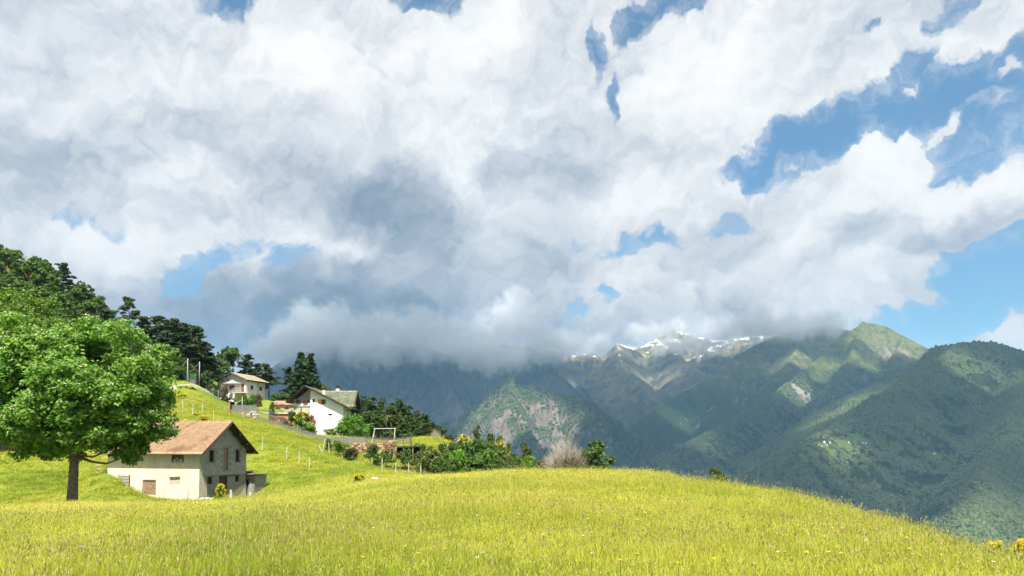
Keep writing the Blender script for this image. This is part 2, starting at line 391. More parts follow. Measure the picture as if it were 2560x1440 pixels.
# near forested mountain on the right
MT_NEAR = Mountain([([(3300,960,4300),(2900,905,4200),(2640,890,4100),(2560,884,4050),(2530,876,4000),(2470,857,3950),(2400,858,3980),(2340,866,4050)], 0.62, 1.0),
                    ([(2400,858,3980),(2290,930,3700),(2180,1000,3400),(2060,1075,3150),(1930,1150,2900),(1780,1240,2650)], 0.60, 1.0),
                    ([(2560,884,4050),(2540,1000,3300),(2500,1130,2700),(2440,1250,2200),(2380,1370,1850)], 0.55, 1.0),
                    ([(2900,905,4200),(2800,1060,3200),(2700,1230,2400),(2620,1400,1900)], 0.55, 1.0)],
                   13.0, (1300, 100, 1000, 900), gully=(300, 95), rough=90, rscale=520, floor=-800, seed=1)
# the pointed peak with the grassy top
MT_PEAK = Mountain([([(1620,1165,4300),(1700,1120,4600),(1800,1070,5000),(1900,1005,5500),(1965,965,5900),(2030,905,6200),(2100,845,6450),(2160,803,6600),(2215,814,6600),(2262,838,6500),(2325,872,6400),(2420,930,6300)], 0.80, 1.0),
                    ([(2160,803,6600),(2130,880,6100),(2085,960,5700),(2030,1035,5300),(1960,1110,4900)], 0.85, 1.0),
                    ([(2262,838,6500),(2240,900,6100),(2225,980,5600),(2200,1060,5200)], 0.85, 1.0)],
                   14.0, (900, 500, 900, 600), gully=(240, 110), rough=80, rscale=600, floor=-800, seed=2)
# ridges behind it, their tops in the cloud
MT_BACK = Mountain([([(1500,1120,5412),(1600,1062,5904),(1680,1000,6560),(1760,945,7052),(1840,890,7544),(1920,846,7872),(1975,826,8118),(2060,815,8200),(2160,830,8200),(2300,880,8200)], 0.75, 1.0),
                    ([(1975,826,8118),(1990,870,7380),(1965,920,6888),(1900,985,6396),(1800,1060,5904)], 0.75, 1.0),
                    ([(1760,945,7052),(1800,985,6560),(1850,1020,6068)], 0.7, 1.0)],
                   18.0, (700, 450, 800, 600), gully=(340, 115), rough=110, rscale=740, floor=-800, seed=3)
# far snow-streaked ridge
MT_SNOW = Mountain([([(1180,915,9072),(1300,895,9216),(1362,862,9360),(1395,866,9360),(1425,890,9360),(1480,880,9360),(1512,893,9360),(1547,858,9360),(1600,872,9504),(1640,848,9648),(1690,823,9792),(1725,836,9720),(1790,850,9504),(1900,840,9360),(2050,850,9360)], 0.72, 1.0),
                    ([(1640,848,9648),(1700,900,8784),(1760,930,8208)], 0.6, 1.0),
                    ([(1547,858,9360),(1560,910,8640),(1600,960,7920),(1640,1000,7344)], 0.62, 1.0)],
                   22.0, (400, 700, 1800, 500), gully=(340, 130), rough=130, rscale=860, floor=-800, seed=4)
# big blue cliff, its top in the cloud
MT_CLIFF = Mountain([([(560,1000,7600),(640,950,7700),(700,900,7800),(760,880,7900),(850,866,8000),(960,862,8000),(1060,866,8000),(1118,888,7900),(1150,876,8000),(1250,862,8100),(1340,868,8100),(1395,896,8000),(1440,950,7800),(1480,1000,7500),(1530,1045,7000)], 1.25, 1.0),
                     ([(1118,880,7900),(1135,960,7500),(1165,1040,7200)], 1.2, 1.0),
                     ([(1340,868,8100),(1365,915,7600),(1420,960,7300),(1475,1010,7000)], 1.0, 1.0),
                     ([(850,866,8000),(820,930,7400),(790,1030,7000)], 1.2, 1.0)],
                    18.0, (500, 500, 900, 500), gully=(200, 100), rough=110, rscale=520, floor=-800, seed=5)
# rocky pyramid in the middle
MT_ROCK = Mountain([([(1000,1090,5200),(1080,1066,5150),(1130,1050,5100),(1172,1028,5080),(1215,985,5050),(1250,958,5020),(1272,944,5000),(1300,962,5000),(1340,978,5000),(1400,986,5050),(1445,990,5050),(1485,1012,5000),(1560,1072,4900),(1640,1128,4800),(1720,1180,4700)], 0.95, 1.0),
                    ([(1272,944,5000),(1285,1000,4750),(1310,1060,4550),(1350,1130,4350),(1390,1200,4150)], 0.95, 1.0),
                    ([(1215,985,5050),(1190,1050,4750),(1180,1120,4450)], 0.95, 1.0),
                    ([(1445,990,5050),(1470,1060,4700),(1530,1130,4400),(1600,1190,4200)], 0.85, 1.0)],
                   11.0, (400, 400, 700, 400), gully=(160, 80), rough=75, rscale=320, floor=-800, seed=6)

GREEN_CLEAR = (0.095, 0.14, 0.035)
SCAR = (0.21, 0.145, 0.11)
def pat(mt, px, py, rad, col, jit=1.0):
    h = mt.hit(px, py)
    return [] if h is None else [(h, rad, col, jit)]
near_p = []
for (px, py, rad) in [(2065,1120,55),(2105,1112,50),(2150,1102,55),(2030,1130,40),(2010,1145,30),(2240,1118,38),(2335,1138,42),(2490,1085,35)]: near_p += pat(MT_NEAR, px, py, rad, GREEN_CLEAR, 1.9)
for (px, py, rad) in [(2362,1210,28),(2316,1224,22),(2368,1236,18),(2228,1242,14),(2080,1030,30),(2430,1200,10)]: near_p += pat(MT_NEAR, px, py, rad, SCAR, 2.4)
peak_p = []
for (px, py, rad) in [(1865,1155,45),(1880,1150,45),(1650,1120,40)]: peak_p += pat(MT_PEAK, px, py, rad, GREEN_CLEAR, 1.9)
for (px, py, rad) in [(2070,1028,40),(2077,1040,35)]: peak_p += pat(MT_PEAK, px, py, rad, SCAR, 1.2)
FOREST = ((0.013, 0.024, 0.009), (0.034, 0.048, 0.014))
MM_NEAR = mountain_mat('near_forest_slope', FOREST, ((0.09, 0.08, 0.07), (0.2, 0.18, 0.15)), rock_lo=0.22, rock_hi=0.34, patches=near_p, fscale=0.035)
def bandc(mt, px, py, r, w):
    h = mt.hit(px, py)
    return [(h, r, w)] if h is not None else []
MM_PEAK = mountain_mat('peak_slope', FOREST, ((0.13, 0.115, 0.10), (0.27, 0.24, 0.20)), ((0.06, 0.085, 0.025), (0.15, 0.15, 0.055)), rock_lo=0.30, rock_hi=0.46, grass_alt=(430, 900), patches=peak_p,
                       rock_band=bandc(MT_PEAK, 1985, 985, (450, 700, 220), 1.0) + bandc(MT_PEAK, 2230, 880, (300, 500, 160), 0.7))
MM_BACK = mountain_mat('back_slope', FOREST, ((0.12, 0.11, 0.10), (0.24, 0.22, 0.19)), ((0.055, 0.075, 0.025), (0.17, 0.15, 0.06)), rock_lo=0.40, rock_hi=0.55, grass_alt=(370, 1000), fscale=0.014)
MM_SNOW = mountain_mat('snow_slope', ((0.03, 0.045, 0.02), (0.07, 0.08, 0.035)), ((0.05, 0.052, 0.058), (0.14, 0.13, 0.12)), ((0.09, 0.09, 0.04), (0.2, 0.17, 0.10)), rock_lo=0.55, rock_hi=0.75, grass_alt=(50, 650), snow=(650, 1370), fscale=0.01)
MM_CLIFF = mountain_mat('cliff_slope', FOREST, ((0.06, 0.065, 0.07), (0.15, 0.14, 0.135)), ((0.05, 0.065, 0.025), (0.14, 0.13, 0.055)), rock_lo=0.45, rock_hi=0.8, grass_alt=(700, 1500), fscale=0.02)
MM_ROCK = mountain_mat('rocky_slope', ((0.018, 0.034, 0.014), (0.045, 0.07, 0.024)), ((0.085, 0.072, 0.056), (0.215, 0.178, 0.14)), rock_lo=0.34, rock_hi=0.50, fscale=0.03,
                       rock_band=bandc(MT_ROCK, 1240, 1050, (620, 900, 380), 1.3) + bandc(MT_ROCK, 1360, 1080, (420, 700, 340), 1.2) + bandc(MT_ROCK, 1500, 1090, (120, 500, 240), 0.8))
add_mountain(MT_NEAR, MM_NEAR, 'nearest dark forested mountainside filling the right of the view')
add_mountain(MT_PEAK, MM_PEAK, 'pointed mountain with a bare grassy summit')
add_mountain(MT_BACK, MM_BACK, 'long green ridge whose crest runs up into the clouds')
add_mountain(MT_SNOW, MM_SNOW, 'distant ridge streaked with snow')
add_mountain(MT_CLIFF, MM_CLIFF, 'dark blue cliff-sided mountain hidden in cloud at its top')
add_mountain(MT_ROCK, MM_ROCK, 'rocky pyramid-shaped peak in the middle of the valley')
def build_valley():
    xs = np.linspace(-26000, 26000, 120); ys = np.linspace(-9000, 24000, 90)
    X, Y = np.meshgrid(xs, ys, indexing='ij')
    r = np.hypot(X, Y)
    Z = -830 + 60 * fbm(X / 2600, Y / 2600, 4) + 560 * sstep(2200, 0, r) * 0.95
    Z = np.where(r < 900, np.minimum(Z, -280), Z)
    return link('valley_terrain', mesh_np('valley', np.stack([X.ravel(), Y.ravel(), Z.ravel()], -1), grid_faces(len(xs), len(ys)), True), MM_NEAR, kind='structure', label='deep wooded valley floor')
build_valley()
# ------------------------------------------------------------------ air and clouds
def volume_mat(name, color, density, aniso=0.0):
    q = new_mat(name)
    v = q.node('ShaderNodeVolumePrincipled'); v.inputs['Color'].default_value = (*color, 1); v.inputs['Density'].default_value = density
    v.inputs['Anisotropy'].default_value = aniso
    q.l.new(v.outputs[0], q.out.inputs['Volume'])
    return q.mat
HAZE = 4.5e-5
def build_haze():
    x0, x1, y0, y1, z0, z1 = -27000, 27000, -10000, 25000, -1000, 1750
    co = [(x, y, z) for x in (x0, x1) for y in (y0, y1) for z in (z0, z1)]
    f = [(0, 1, 3, 2), (4, 6, 7, 5), (0, 4, 5, 1), (2, 3, 7, 6), (0, 2, 6, 4), (1, 5, 7, 3)]
    me = bpy.data.meshes.new('haze'); me.from_pydata(co, [], f)
    link('haze', me, volume_mat('haze_air', (0.34, 0.66, 1.0), HAZE), kind='stuff', label='thin blue mountain haze')
build_haze()
# unseen cloud layer, added above the frame to shade the mountains
def build_shade_cloud():
    zc = 4900.0
    xs = np.arange(-9000, 9000, 120.0); ys = np.arange(-900, 7150, 120.0)
    X, Y = np.meshgrid(xs, ys, indexing='ij')
    t = 520 + 500 * fbm(X / 1500 + 3, Y / 1500 + 8, 5)
    for mt, px, py, rad, w in SHADE_CLOUD_GAPS:
        h = mt.hit(px, py)
        if h is None: continue
        k_ = (zc - h[2]) / sd[2]
        cx, cy_ = h[0] + sd[0] * k_, h[1] + sd[1] * k_
        d = np.hypot(X - cx, Y - cy_) + 0.35 * rad * fbm(X / (rad * .8), Y / (rad * .8), 4)
        t = t - w * 900 * sstep(rad, rad * 0.3, d)
    edge = sstep(0, 500, np.minimum(np.minimum(X - xs[0], xs[-1] - X), np.minimum(Y - ys[0], ys[-1] - Y)))
    t = np.clip(t * edge, 0, 1100)
    top = zc + t * 0.6; bot = zc - t * 0.15
    n = X.size; f = grid_faces(len(xs), len(ys))
    keep = (t.ravel()[f] > 1).any(1); f = f[keep]
    co = np.vstack([np.stack([X.ravel(), Y.ravel(), top.ravel()], -1), np.stack([X.ravel(), Y.ravel(), bot.ravel() - 0.5], -1)])
    me = mesh_np('shade_cloud', co, np.vstack([f, f[:, ::-1] + n]), True)
    link('added_shade_cloud', me, volume_mat('shade_cloud_vapour', (0.93, 0.94, 0.95), 0.0064), kind='stuff', label='unseen broken cloud layer added to shade the mountains')
SHADE_CLOUD_GAPS = [(MT_PEAK, 2200, 850, 500, 1), (MT_PEAK, 2150, 900, 350, .7), (MT_SNOW, 1640, 960, 600, .45), (MT_BACK, 2000, 900, 400, .8), (MT_BACK, 1700, 1060, 400, .6),  # holes cut in the added cloud so sunlight lands on these slopes
                 (MT_ROCK, 1250, 1040, 560, 1), (MT_ROCK, 1360, 1070, 420, 1), (MT_CLIFF, 1440, 960, 260, .9), (MT_NEAR, 2300, 1230, 550, .36), (MT_NEAR, 2480, 980, 350, .6), (MT_PEAK, 1970, 980, 320, .9), (MT_PEAK, 1750, 1120, 350, .7),
                 (MT_NEAR, 2090, 1120, 260, .6), (MT_CLIFF, 760, 905, 700, .12), (MT_CLIFF, 1000, 900, 700, .28), (MT_CLIFF, 1250, 900, 700, .34), (MT_NEAR, 2150, 1010, 380, .6), (MT_NEAR, 2400, 900, 300, .5), (MT_PEAK, 2060, 930, 300, .8)]
build_shade_cloud()

# clouds that hang round the mountain tops: puffs grown round points, broken up by noise, as real fog volumes
def cloud_volume(label, pts, rad, voxel, density, seed=0):
    """pts: (px, py, depth) of puff centres; rad: puff radius in metres"""
    co = np.array([P(*p) for p in pts]); c0 = co.mean(0)
    me = bpy.data.meshes.new('cloud'); me.from_pydata([tuple(v) for v in (co - c0)], [], [])
    lo, hi = (co - c0).min(0) - rad * 1.6, (co - c0).max(0) + rad * 1.6
    g = bpy.data.node_groups.new('cloud_puffs', 'GeometryNodeTree')
    g.interface.new_socket('Geometry', in_out='INPUT', socket_type='NodeSocketGeometry')
    g.interface.new_socket('Geometry', in_out='OUTPUT', socket_type='NodeSocketGeometry')
    q = NT(g)
    gi, go = q.node('NodeGroupInput'), q.node('NodeGroupOutput')
    pos = q.node('GeometryNodeInputPosition').outputs[0]
    def nz(scale, det, off):
        n = q.node('ShaderNodeTexNoise', {'Scale': scale, 'Detail': det, 'Roughness': 0.55}); q.l.new(q.vm('ADD', pos, (off, off * .3, seed * 100.0)), n.inputs['Vector'])
        return n
    wp = q.vm('MULTIPLY_ADD', q.vm('SUBTRACT', nz(0.9 / rad, 3.0, 7.0).outputs['Color'], (0.5, 0.5, 0.5)), (rad * 1.3,) * 3, pos)
    pr = q.node('GeometryNodeProximity', target_element='POINTS')
    q.l.new(gi.outputs[0], pr.inputs[0]); q.l.new(wp, pr.inputs['Sample Position'])
    f = q.m('SUBTRACT', 1.0, q.m('DIVIDE', pr.outputs['Distance'], rad))
    f = q.m('MULTIPLY_ADD', q.m('SUBTRACT', nz(2.4 / rad, 6.0, 3.0).outputs[0], 0.5), 2.2, f)
    f = q.m('MULTIPLY', q.mr(f, 0.0, 0.7), density)
    n3 = [max(8, int((h - l) / voxel)) for l, h in zip(lo, hi)]
    vc = q.node('GeometryNodeVolumeCube', {'Density': f, 'Min': tuple(lo), 'Max': tuple(hi), 'Resolution X': n3[0], 'Resolution Y': n3[1], 'Resolution Z': n3[2]})
    sm = q.node('GeometryNodeSetMaterial'); q.l.new(vc.outputs[0], sm.inputs[0]); sm.inputs['Material'].default_value = M_CLOUD
    q.l.new(sm.outputs[0], go.inputs[0])
    o = link('mountain_cloud', me, None, kind='stuff', label=label)
    o.location = c0
    md = o.modifiers.new('puffs', 'NODES'); md.node_group = g
    return o
def cloud_mat():
    q = new_mat('mountain_cloud_vapour')
    v = q.node('ShaderNodeVolumePrincipled'); v.inputs['Color'].default_value = (0.96, 0.97, 0.98, 1); v.inputs['Density'].default_value = 1.0
    v.inputs['Density Attribute'].default_value = 'density'
    q.l.new(v.outputs[0], q.out.inputs['Volume'])
    return q.mat
M_CLOUD = cloud_mat()
_rc = random.Random(5)
def bank(n, x0, x1, yfun, Y, dy):
    return [(x, yfun(x) + _rc.uniform(-dy, dy), Y + _rc.uniform(-220, 220)) for x in (x0 + (x1 - x0) * (i + _rc.random()) / n for i in range(n))]
cloud_volume('grey cloud bank hiding the top of the cliff-sided mountain', bank(60, 640, 1410, lambda x: 862 + 10 * math.sin(x / 47) + (10 if x > 1150 else 0), 7450, 20) + bank(26, 700, 1380, lambda x: 815 + 12 * math.sin(x / 35), 7500, 22) + [(1290,775,7450),(1250,790,7450),(1320,800,7400),(1360,868,7400),(1300,740,7500),(800,800,7450),(760,790,7500)], 175, 30, 0.0075, 1)
cloud_volume('pale cloud lying on the snow-streaked ridge', bank(14, 1640, 1810, lambda x: 858, 8850, 12) + bank(8, 1570, 1700, lambda x: 828, 9000, 10) + bank(9, 1400, 1510, lambda x: 862, 9000, 12), 140, 30, 0.0055, 2)
cloud_volume('grey cloud wrapped round the crest of the green ridge', bank(22, 1800, 2090, lambda x: 826 - (x - 1800) * 0.05, 7550, 16) + [(1860,800,7500),(1900,786,7500),(1980,800,7500)], 140, 30, 0.009, 3)

# ------------------------------------------------------------------ building kit
class MB:
    def __init__(s): s.v, s.f = [], []
    def quad(s, a, b, c, d):
        n = len(s.v); s.v += [tuple(a), tuple(b), tuple(c), tuple(d)]; s.f.append((n, n + 1, n + 2, n + 3)); return s
    def poly(s, pts):
        n = len(s.v); s.v += [tuple(p) for p in pts]; s.f.append(tuple(range(n, n + len(pts)))); return s
    def box(s, lo, hi, M=None):
        n = len(s.v)
        c = [Vector((x, y, z)) for x in (lo[0], hi[0]) for y in (lo[1], hi[1]) for z in (lo[2], hi[2])]
        if M is not None: c = [M @ p for p in c]
        s.v += [tuple(p) for p in c]
        s.f += [tuple(n + i for i in f) for f in ((0, 1, 3, 2), (4, 6, 7, 5), (0, 4, 5, 1), (2, 3, 7, 6), (0, 2, 6, 4), (1, 5, 7, 3))]
        return s
    def bar(s, a, b, w, h=None, up=(0, 0, 1)):
        """a square bar from a to b"""
        a, b = Vector(a), Vector(b); d = b - a; L = d.length
        z = d.normalized(); x = Vector(up).cross(z)
        if x.length < 1e-3: x = Vector((1, 0, 0)).cross(z)
        x.normalize(); y = z.cross(x); h = h or w
        M = Matrix(((x[0], y[0], z[0], a[0]), (x[1], y[1], z[1], a[1]), (x[2], y[2], z[2], a[2]), (0, 0, 0, 1)))
        return s.box((-w / 2, -h / 2, 0), (w / 2, h / 2, L), M)
    def tube(s, pts, rad, n=6, cap=True):
        pts = [Vector(p) for p in pts]
        rad = rad if isinstance(rad, (list, tuple)) else [rad] * len(pts)
        base = len(s.v)
        for i, p in enumerate(pts):
            d = (pts[min(i + 1, len(pts) - 1)] - pts[max(i - 1, 0)]).normalized()
            x = d.cross(Vector((0.13, 0.31, 0.94)) if abs(d.z) < 0.9 else Vector((1, 0.1, 0))).normalized(); y = d.cross(x)
            s.v += [tuple(p + (x * math.cos(2 * math.pi * k_ / n) + y * math.sin(2 * math.pi * k_ / n)) * rad[i]) for k_ in range(n)]
        for i in range(len(pts) - 1):
            for k_ in range(n):
                a, b = base + i * n + k_, base + i * n + (k_ + 1) % n
                s.f.append((a, b, b + n, a + n))
        if cap: s.f.append(tuple(base + k_ for k_ in range(n))[::-1]); s.f.append(tuple(base + (len(pts) - 1) * n + k_ for k_ in range(n)))
        return s
    def mesh(s, name, smooth=False):
        me = bpy.data.meshes.new(name); me.from_pydata(s.v, [], s.f)
        if smooth: me.polygons.foreach_set('use_smooth', np.ones(len(me.polygons), dtype=bool))
        me.update(); return me
    def build(s, name, mat, parent=None, bevel=0.0, smooth=False, **props):
        me = s.mesh(name, smooth)
        if bevel:
            bm = bmesh.new(); bm.from_mesh(me); bmesh.ops.bevel(bm, geom=list(bm.edges), offset=bevel, segments=1, affect='EDGES'); bm.to_mesh(me); bm.free()
        bm = bmesh.new(); bm.from_mesh(me); bmesh.ops.recalc_face_normals(bm, faces=bm.faces); bm.to_mesh(me); bm.free()
        return link(name, me, mat, parent, **props)
def thing(name, label, cat, loc, rz=0.0, group=None, **kw):
    o = bpy.data.objects.new(name, None); C.objects.link(o); o.empty_display_size = 0.5
    o.location = loc; o.rotation_euler = (0, 0, rz); o['label'] = label; o['category'] = cat
    if group: o['group'] = group
    return o
def wall(mb, o, du, W_, H_, ops, n, depth=0.3):
    """a wall face with openings (u0, u1, z0, z1) and their reveals; o origin, du unit along, n outward"""
    o, du, n = Vector(o), Vector(du), Vector(n); up = Vector((0, 0, 1))
    us = sorted({0.0, W_, *[c for p in ops for c in p[:2]]}); zs = sorted({0.0, H_, *[c for p in ops for c in p[2:4]]})
    pt = lambda u, z, d=0.0: o + du * u + up * z - n * d
    for a, b in zip(us[:-1], us[1:]):
        for c, d in zip(zs[:-1], zs[1:]):
            mu, mz = (a + b) / 2, (c + d) / 2
            if any(p[0] < mu < p[1] and p[2] < mz < p[3] for p in ops): continue
            mb.quad(pt(a, c), pt(b, c), pt(b, d), pt(a, d))
    for (a, b, c, d) in ops:
        for (e, g) in (((a, c), (b, c)), ((b, c), (b, d)), ((b, d), (a, d)), ((a, d), (a, c))):
            mb.quad(pt(*e), pt(*g), pt(*g, depth), pt(*e, depth))
def tile_roof(o, a, down, L, T, nw, nc, amp=0.035, stepz=0.035):
    """tiles laid in courses: o ridge start, a unit along the ridge, down unit down the slope"""
    o, a, down = np.array(o, float), np.array(a, float), np.array(down, float)
    nrm = np.cross(a, down); nrm = nrm if nrm[2] > 0 else -nrm
    ss = np.linspace(0, L, nw * 5 + 1)
    ts = []; hs = []
    for c in range(nc):
        ts += [T * c / nc, T * (c + 1) / nc]; hs += [0.0, stepz]
    ts, hs = np.array(ts), np.array(hs)
    wav = amp * np.abs(np.sin(ss / L * nw * math.pi))
    r_ = np.random.default_rng(3)
    jit = r_.uniform(-0.008, 0.008, (len(ss), len(ts)))
    co = o + ss[:, None, None] * a + ts[None, :, None] * down + (wav[:, None] + hs[None, :] + jit)[..., None] * nrm
    return co.reshape(-1, 3), grid_faces(len(ss), len(ts))

M_PLASTER = mottled('cream_plaster', (0.60, 0.50, 0.385), (0.70, 0.61, 0.49), 1.1, c3=(0.52, 0.42, 0.31), scale3=0.45, bump=0.35, bdist=0.02)
def plaster_mat():
    q = new_mat('cream_plaster'); pos = q.node('ShaderNodeNewGeometry').outputs['Position']
    n1 = q.noise(pos, 1.1, 5.0, 0.6); st = q.noise(q.vm('MULTIPLY', pos, (1.0, 1.0, 0.12)), 2.4, 5.0, 0.65); pt_ = q.noise(pos, 0.5, 5.0, 0.7)
    col = q.mix(q.mr(n1, 0.3, 0.7), (0.60, 0.51, 0.40), (0.70, 0.62, 0.51))
    col = q.mix(q.mr(st, 0.50, 0.75, 0, 0.55), col, (0.40, 0.34, 0.27)); col = q.mix(q.mr(pt_, 0.56, 0.64, 0, 0.6), col, (0.50, 0.43, 0.34))
    return finish(q, col, 0.9, q.noise(pos, 6.0, 5.0, 0.65), 0.5, 0.03)
M_PLASTER = plaster_mat()
M_INFILL_AND_LIT = mottled('rough_infill_and_sunlit_patch', (0.40, 0.34, 0.25), (0.60, 0.52, 0.40), 4.0, bump=1.0, bdist=0.08)  # rough infill of the boarded window; also paints the gable's sunlit corners
M_BLOCK = mottled('grey_concrete_block', (0.205, 0.21, 0.195), (0.29, 0.295, 0.27), 2.0, bump=0.4)
M_BLOCK2 = mottled('grey_block_mortar', (0.15, 0.155, 0.145), (0.21, 0.215, 0.20), 3.0)
M_DARKWOOD = mottled('dark_brown_wood', (0.028, 0.018, 0.013), (0.06, 0.04, 0.03), 6.0, 0.7)
M_WOOD = mottled('weathered_wood', (0.20, 0.135, 0.085), (0.31, 0.215, 0.14), 5.0, 0.8)
M_GREYWOOD = mottled('silver_grey_wood', (0.13, 0.125, 0.125), (0.23, 0.22, 0.215), 7.0, 0.85)
M_PALEWOOD = mottled('bleached_post_wood', (0.40, 0.35, 0.28), (0.58, 0.52, 0.43), 9.0, 0.85)
M_TILE = mottled('faded_terracotta_tile', (0.27, 0.17, 0.10), (0.38, 0.255, 0.16), 2.8, 0.85, c3=(0.20, 0.125, 0.078), scale3=0.5, bump=0.4)
M_GLASS = mottled('dark_window_glass', (0.012, 0.013, 0.014), (0.022, 0.022, 0.022), 2.0, 0.12, spec=0.5, bump=0.0)
M_VOID = mottled('painted_dark_interior', (0.012, 0.011, 0.010), (0.02, 0.018, 0.016), 2.0, 0.9)  # near-black colour; on sheets in openings it paints the unlit interior
M_WHITE = mottled('white_house_paint', (0.70, 0.69, 0.67), (0.76, 0.75, 0.73), 0.6, 0.8, bump=0.1)
M_OFFWHITE = mottled('old_white_render', (0.60, 0.56, 0.50), (0.72, 0.68, 0.61), 0.8, 0.85, c3=(0.52, 0.47, 0.40), scale3=0.5)
M_SLATE = mottled('grey_green_slate', (0.16, 0.175, 0.115), (0.25, 0.26, 0.18), 1.5, 0.8, c3=(0.13, 0.14, 0.10))
M_OCHRE = mottled('ochre_stone_roof', (0.36, 0.30, 0.19), (0.48, 0.41, 0.27), 1.6, 0.85)
M_RED = mottled('red_brown_door_paint', (0.28, 0.055, 0.028), (0.34, 0.075, 0.04), 4.0, 0.6)
M_MAROON = mottled('maroon_shutter_paint', (0.07, 0.025, 0.022), (0.10, 0.04, 0.035), 4.0, 0.6)
M_ORANGE = mottled('orange_varnished_shutter', (0.62, 0.26, 0.03), (0.72, 0.33, 0.05), 4.0, 0.5)
M_BEIGE = mottled('olive_beige_render', (0.34, 0.33, 0.25), (0.44, 0.42, 0.33), 1.0, 0.85)
M_CONC = mottled('pale_concrete', (0.42, 0.39, 0.34), (0.56, 0.53, 0.47), 2.0, 0.85)
M_METAL = mottled('galvanised_steel', (0.26, 0.27, 0.28), (0.36, 0.37, 0.38), 5.0, 0.6, metal=0.2)
M_IRON = mottled('dark_grey_railing', (0.09, 0.09, 0.095), (0.16, 0.16, 0.165), 5.0, 0.6)
M_STONE = mottled('brown_field_stone', (0.15, 0.09, 0.05), (0.30, 0.20, 0.115), 1.3, 0.9, bump=0.8, bdist=0.05)
M_STONE2 = mottled('ochre_field_stone', (0.27, 0.19, 0.10), (0.40, 0.30, 0.175), 1.7, 0.9, bump=0.8, bdist=0.05)
M_STONE3 = mottled('dark_red_stone', (0.13, 0.065, 0.045), (0.23, 0.13, 0.09), 1.9, 0.9, bump=0.8, bdist=0.05)
M_TERRA = mottled('terracotta_render', (0.36, 0.16, 0.085), (0.44, 0.22, 0.12), 1.2, 0.85)
M_ASPHALT = mottled('pale_asphalt', (0.22, 0.21, 0.20), (0.30, 0.29, 0.28), 1.0, 0.9)

def window(parent, o, du, n, u0, u1, z0, z1, inset=0.16, frame=M_DARKWOOD, pane=M_GLASS, bars=1, sill=None, fw=0.07):
    """a window set into an opening: pane, with its frame and sill as sub-parts"""
    o, du, n = Vector(o), Vector(du), Vector(n); up = Vector((0, 0, 1))
    pt = lambda u, z, d: o + du * u + up * z - n * d
    w = MB(); w.quad(pt(u0, z0, inset), pt(u1, z0, inset), pt(u1, z1, inset), pt(u0, z1, inset)); wo = w.build('window', pane, parent)
    f = MB(); di = inset - 0.03
    for (a, b) in (((u0, z0 + fw / 2), (u1, z0 + fw / 2)), ((u0, z1 - fw / 2), (u1, z1 - fw / 2)), ((u0 + fw / 2, z0), (u0 + fw / 2, z1)), ((u1 - fw / 2, z0), (u1 - fw / 2, z1))):
        f.bar(pt(*a, di), pt(*b, di), fw, 0.05, up=tuple(n))
    for i in range(bars):
        uu = u0 + (u1 - u0) * (i + 1) / (bars + 1); f.bar(pt(uu, z0, di + .004), pt(uu, z1, di + .004), fw * 0.8, 0.05, up=tuple(n))
    f.build('frame', frame, wo)
    if sill is not None:
        s_ = MB(); s_.bar(pt(u0 - .06, z0 - .03, -0.03), pt(u1 + .06, z0 - .03, -0.03), 0.06, 0.18, up=(0, 0, 1)); s_.build('sill', sill, wo)
    return wo
def plank_door(parent, o, du, n, u0, u1, z0, z1, mat, inset=0.12, planks=5):
    o, du, n = Vector(o), Vector(du), Vector(n); up = Vector((0, 0, 1))
    pt = lambda u, z, d: o + du * u + up * z - n * d
    d_ = MB(); d_.quad(pt(u0, z0, inset + .05), pt(u1, z0, inset + .05), pt(u1, z1, inset + .05), pt(u0, z1, inset + .05)); do = d_.build('door', M_VOID, parent)
    w = (u1 - u0) / planks
    for i in range(planks):
        p = MB(); a = u0 + i * w + 0.012; b = u0 + (i + 1) * w - 0.012
        dz = 0.02 * ((i * 7) % 3)
        p.bar(pt((a + b) / 2, z0 + dz, inset), pt((a + b) / 2, z1 - 0.02, inset), b - a, 0.05, up=tuple(n)); p.build('plank', mat, do)
    h = MB(); h.bar(pt(u1 - .18, (z0 + z1) / 2, inset - .05), pt(u1 - .18, (z0 + z1) / 2 + .16, inset - .05), 0.035); h.build('handle', M_IRON, do)
    return do
EX, EY, EZ = Vector((1, 0, 0)), Vector((0, 1, 0)), Vector((0, 0, 1))
random.seed(11)

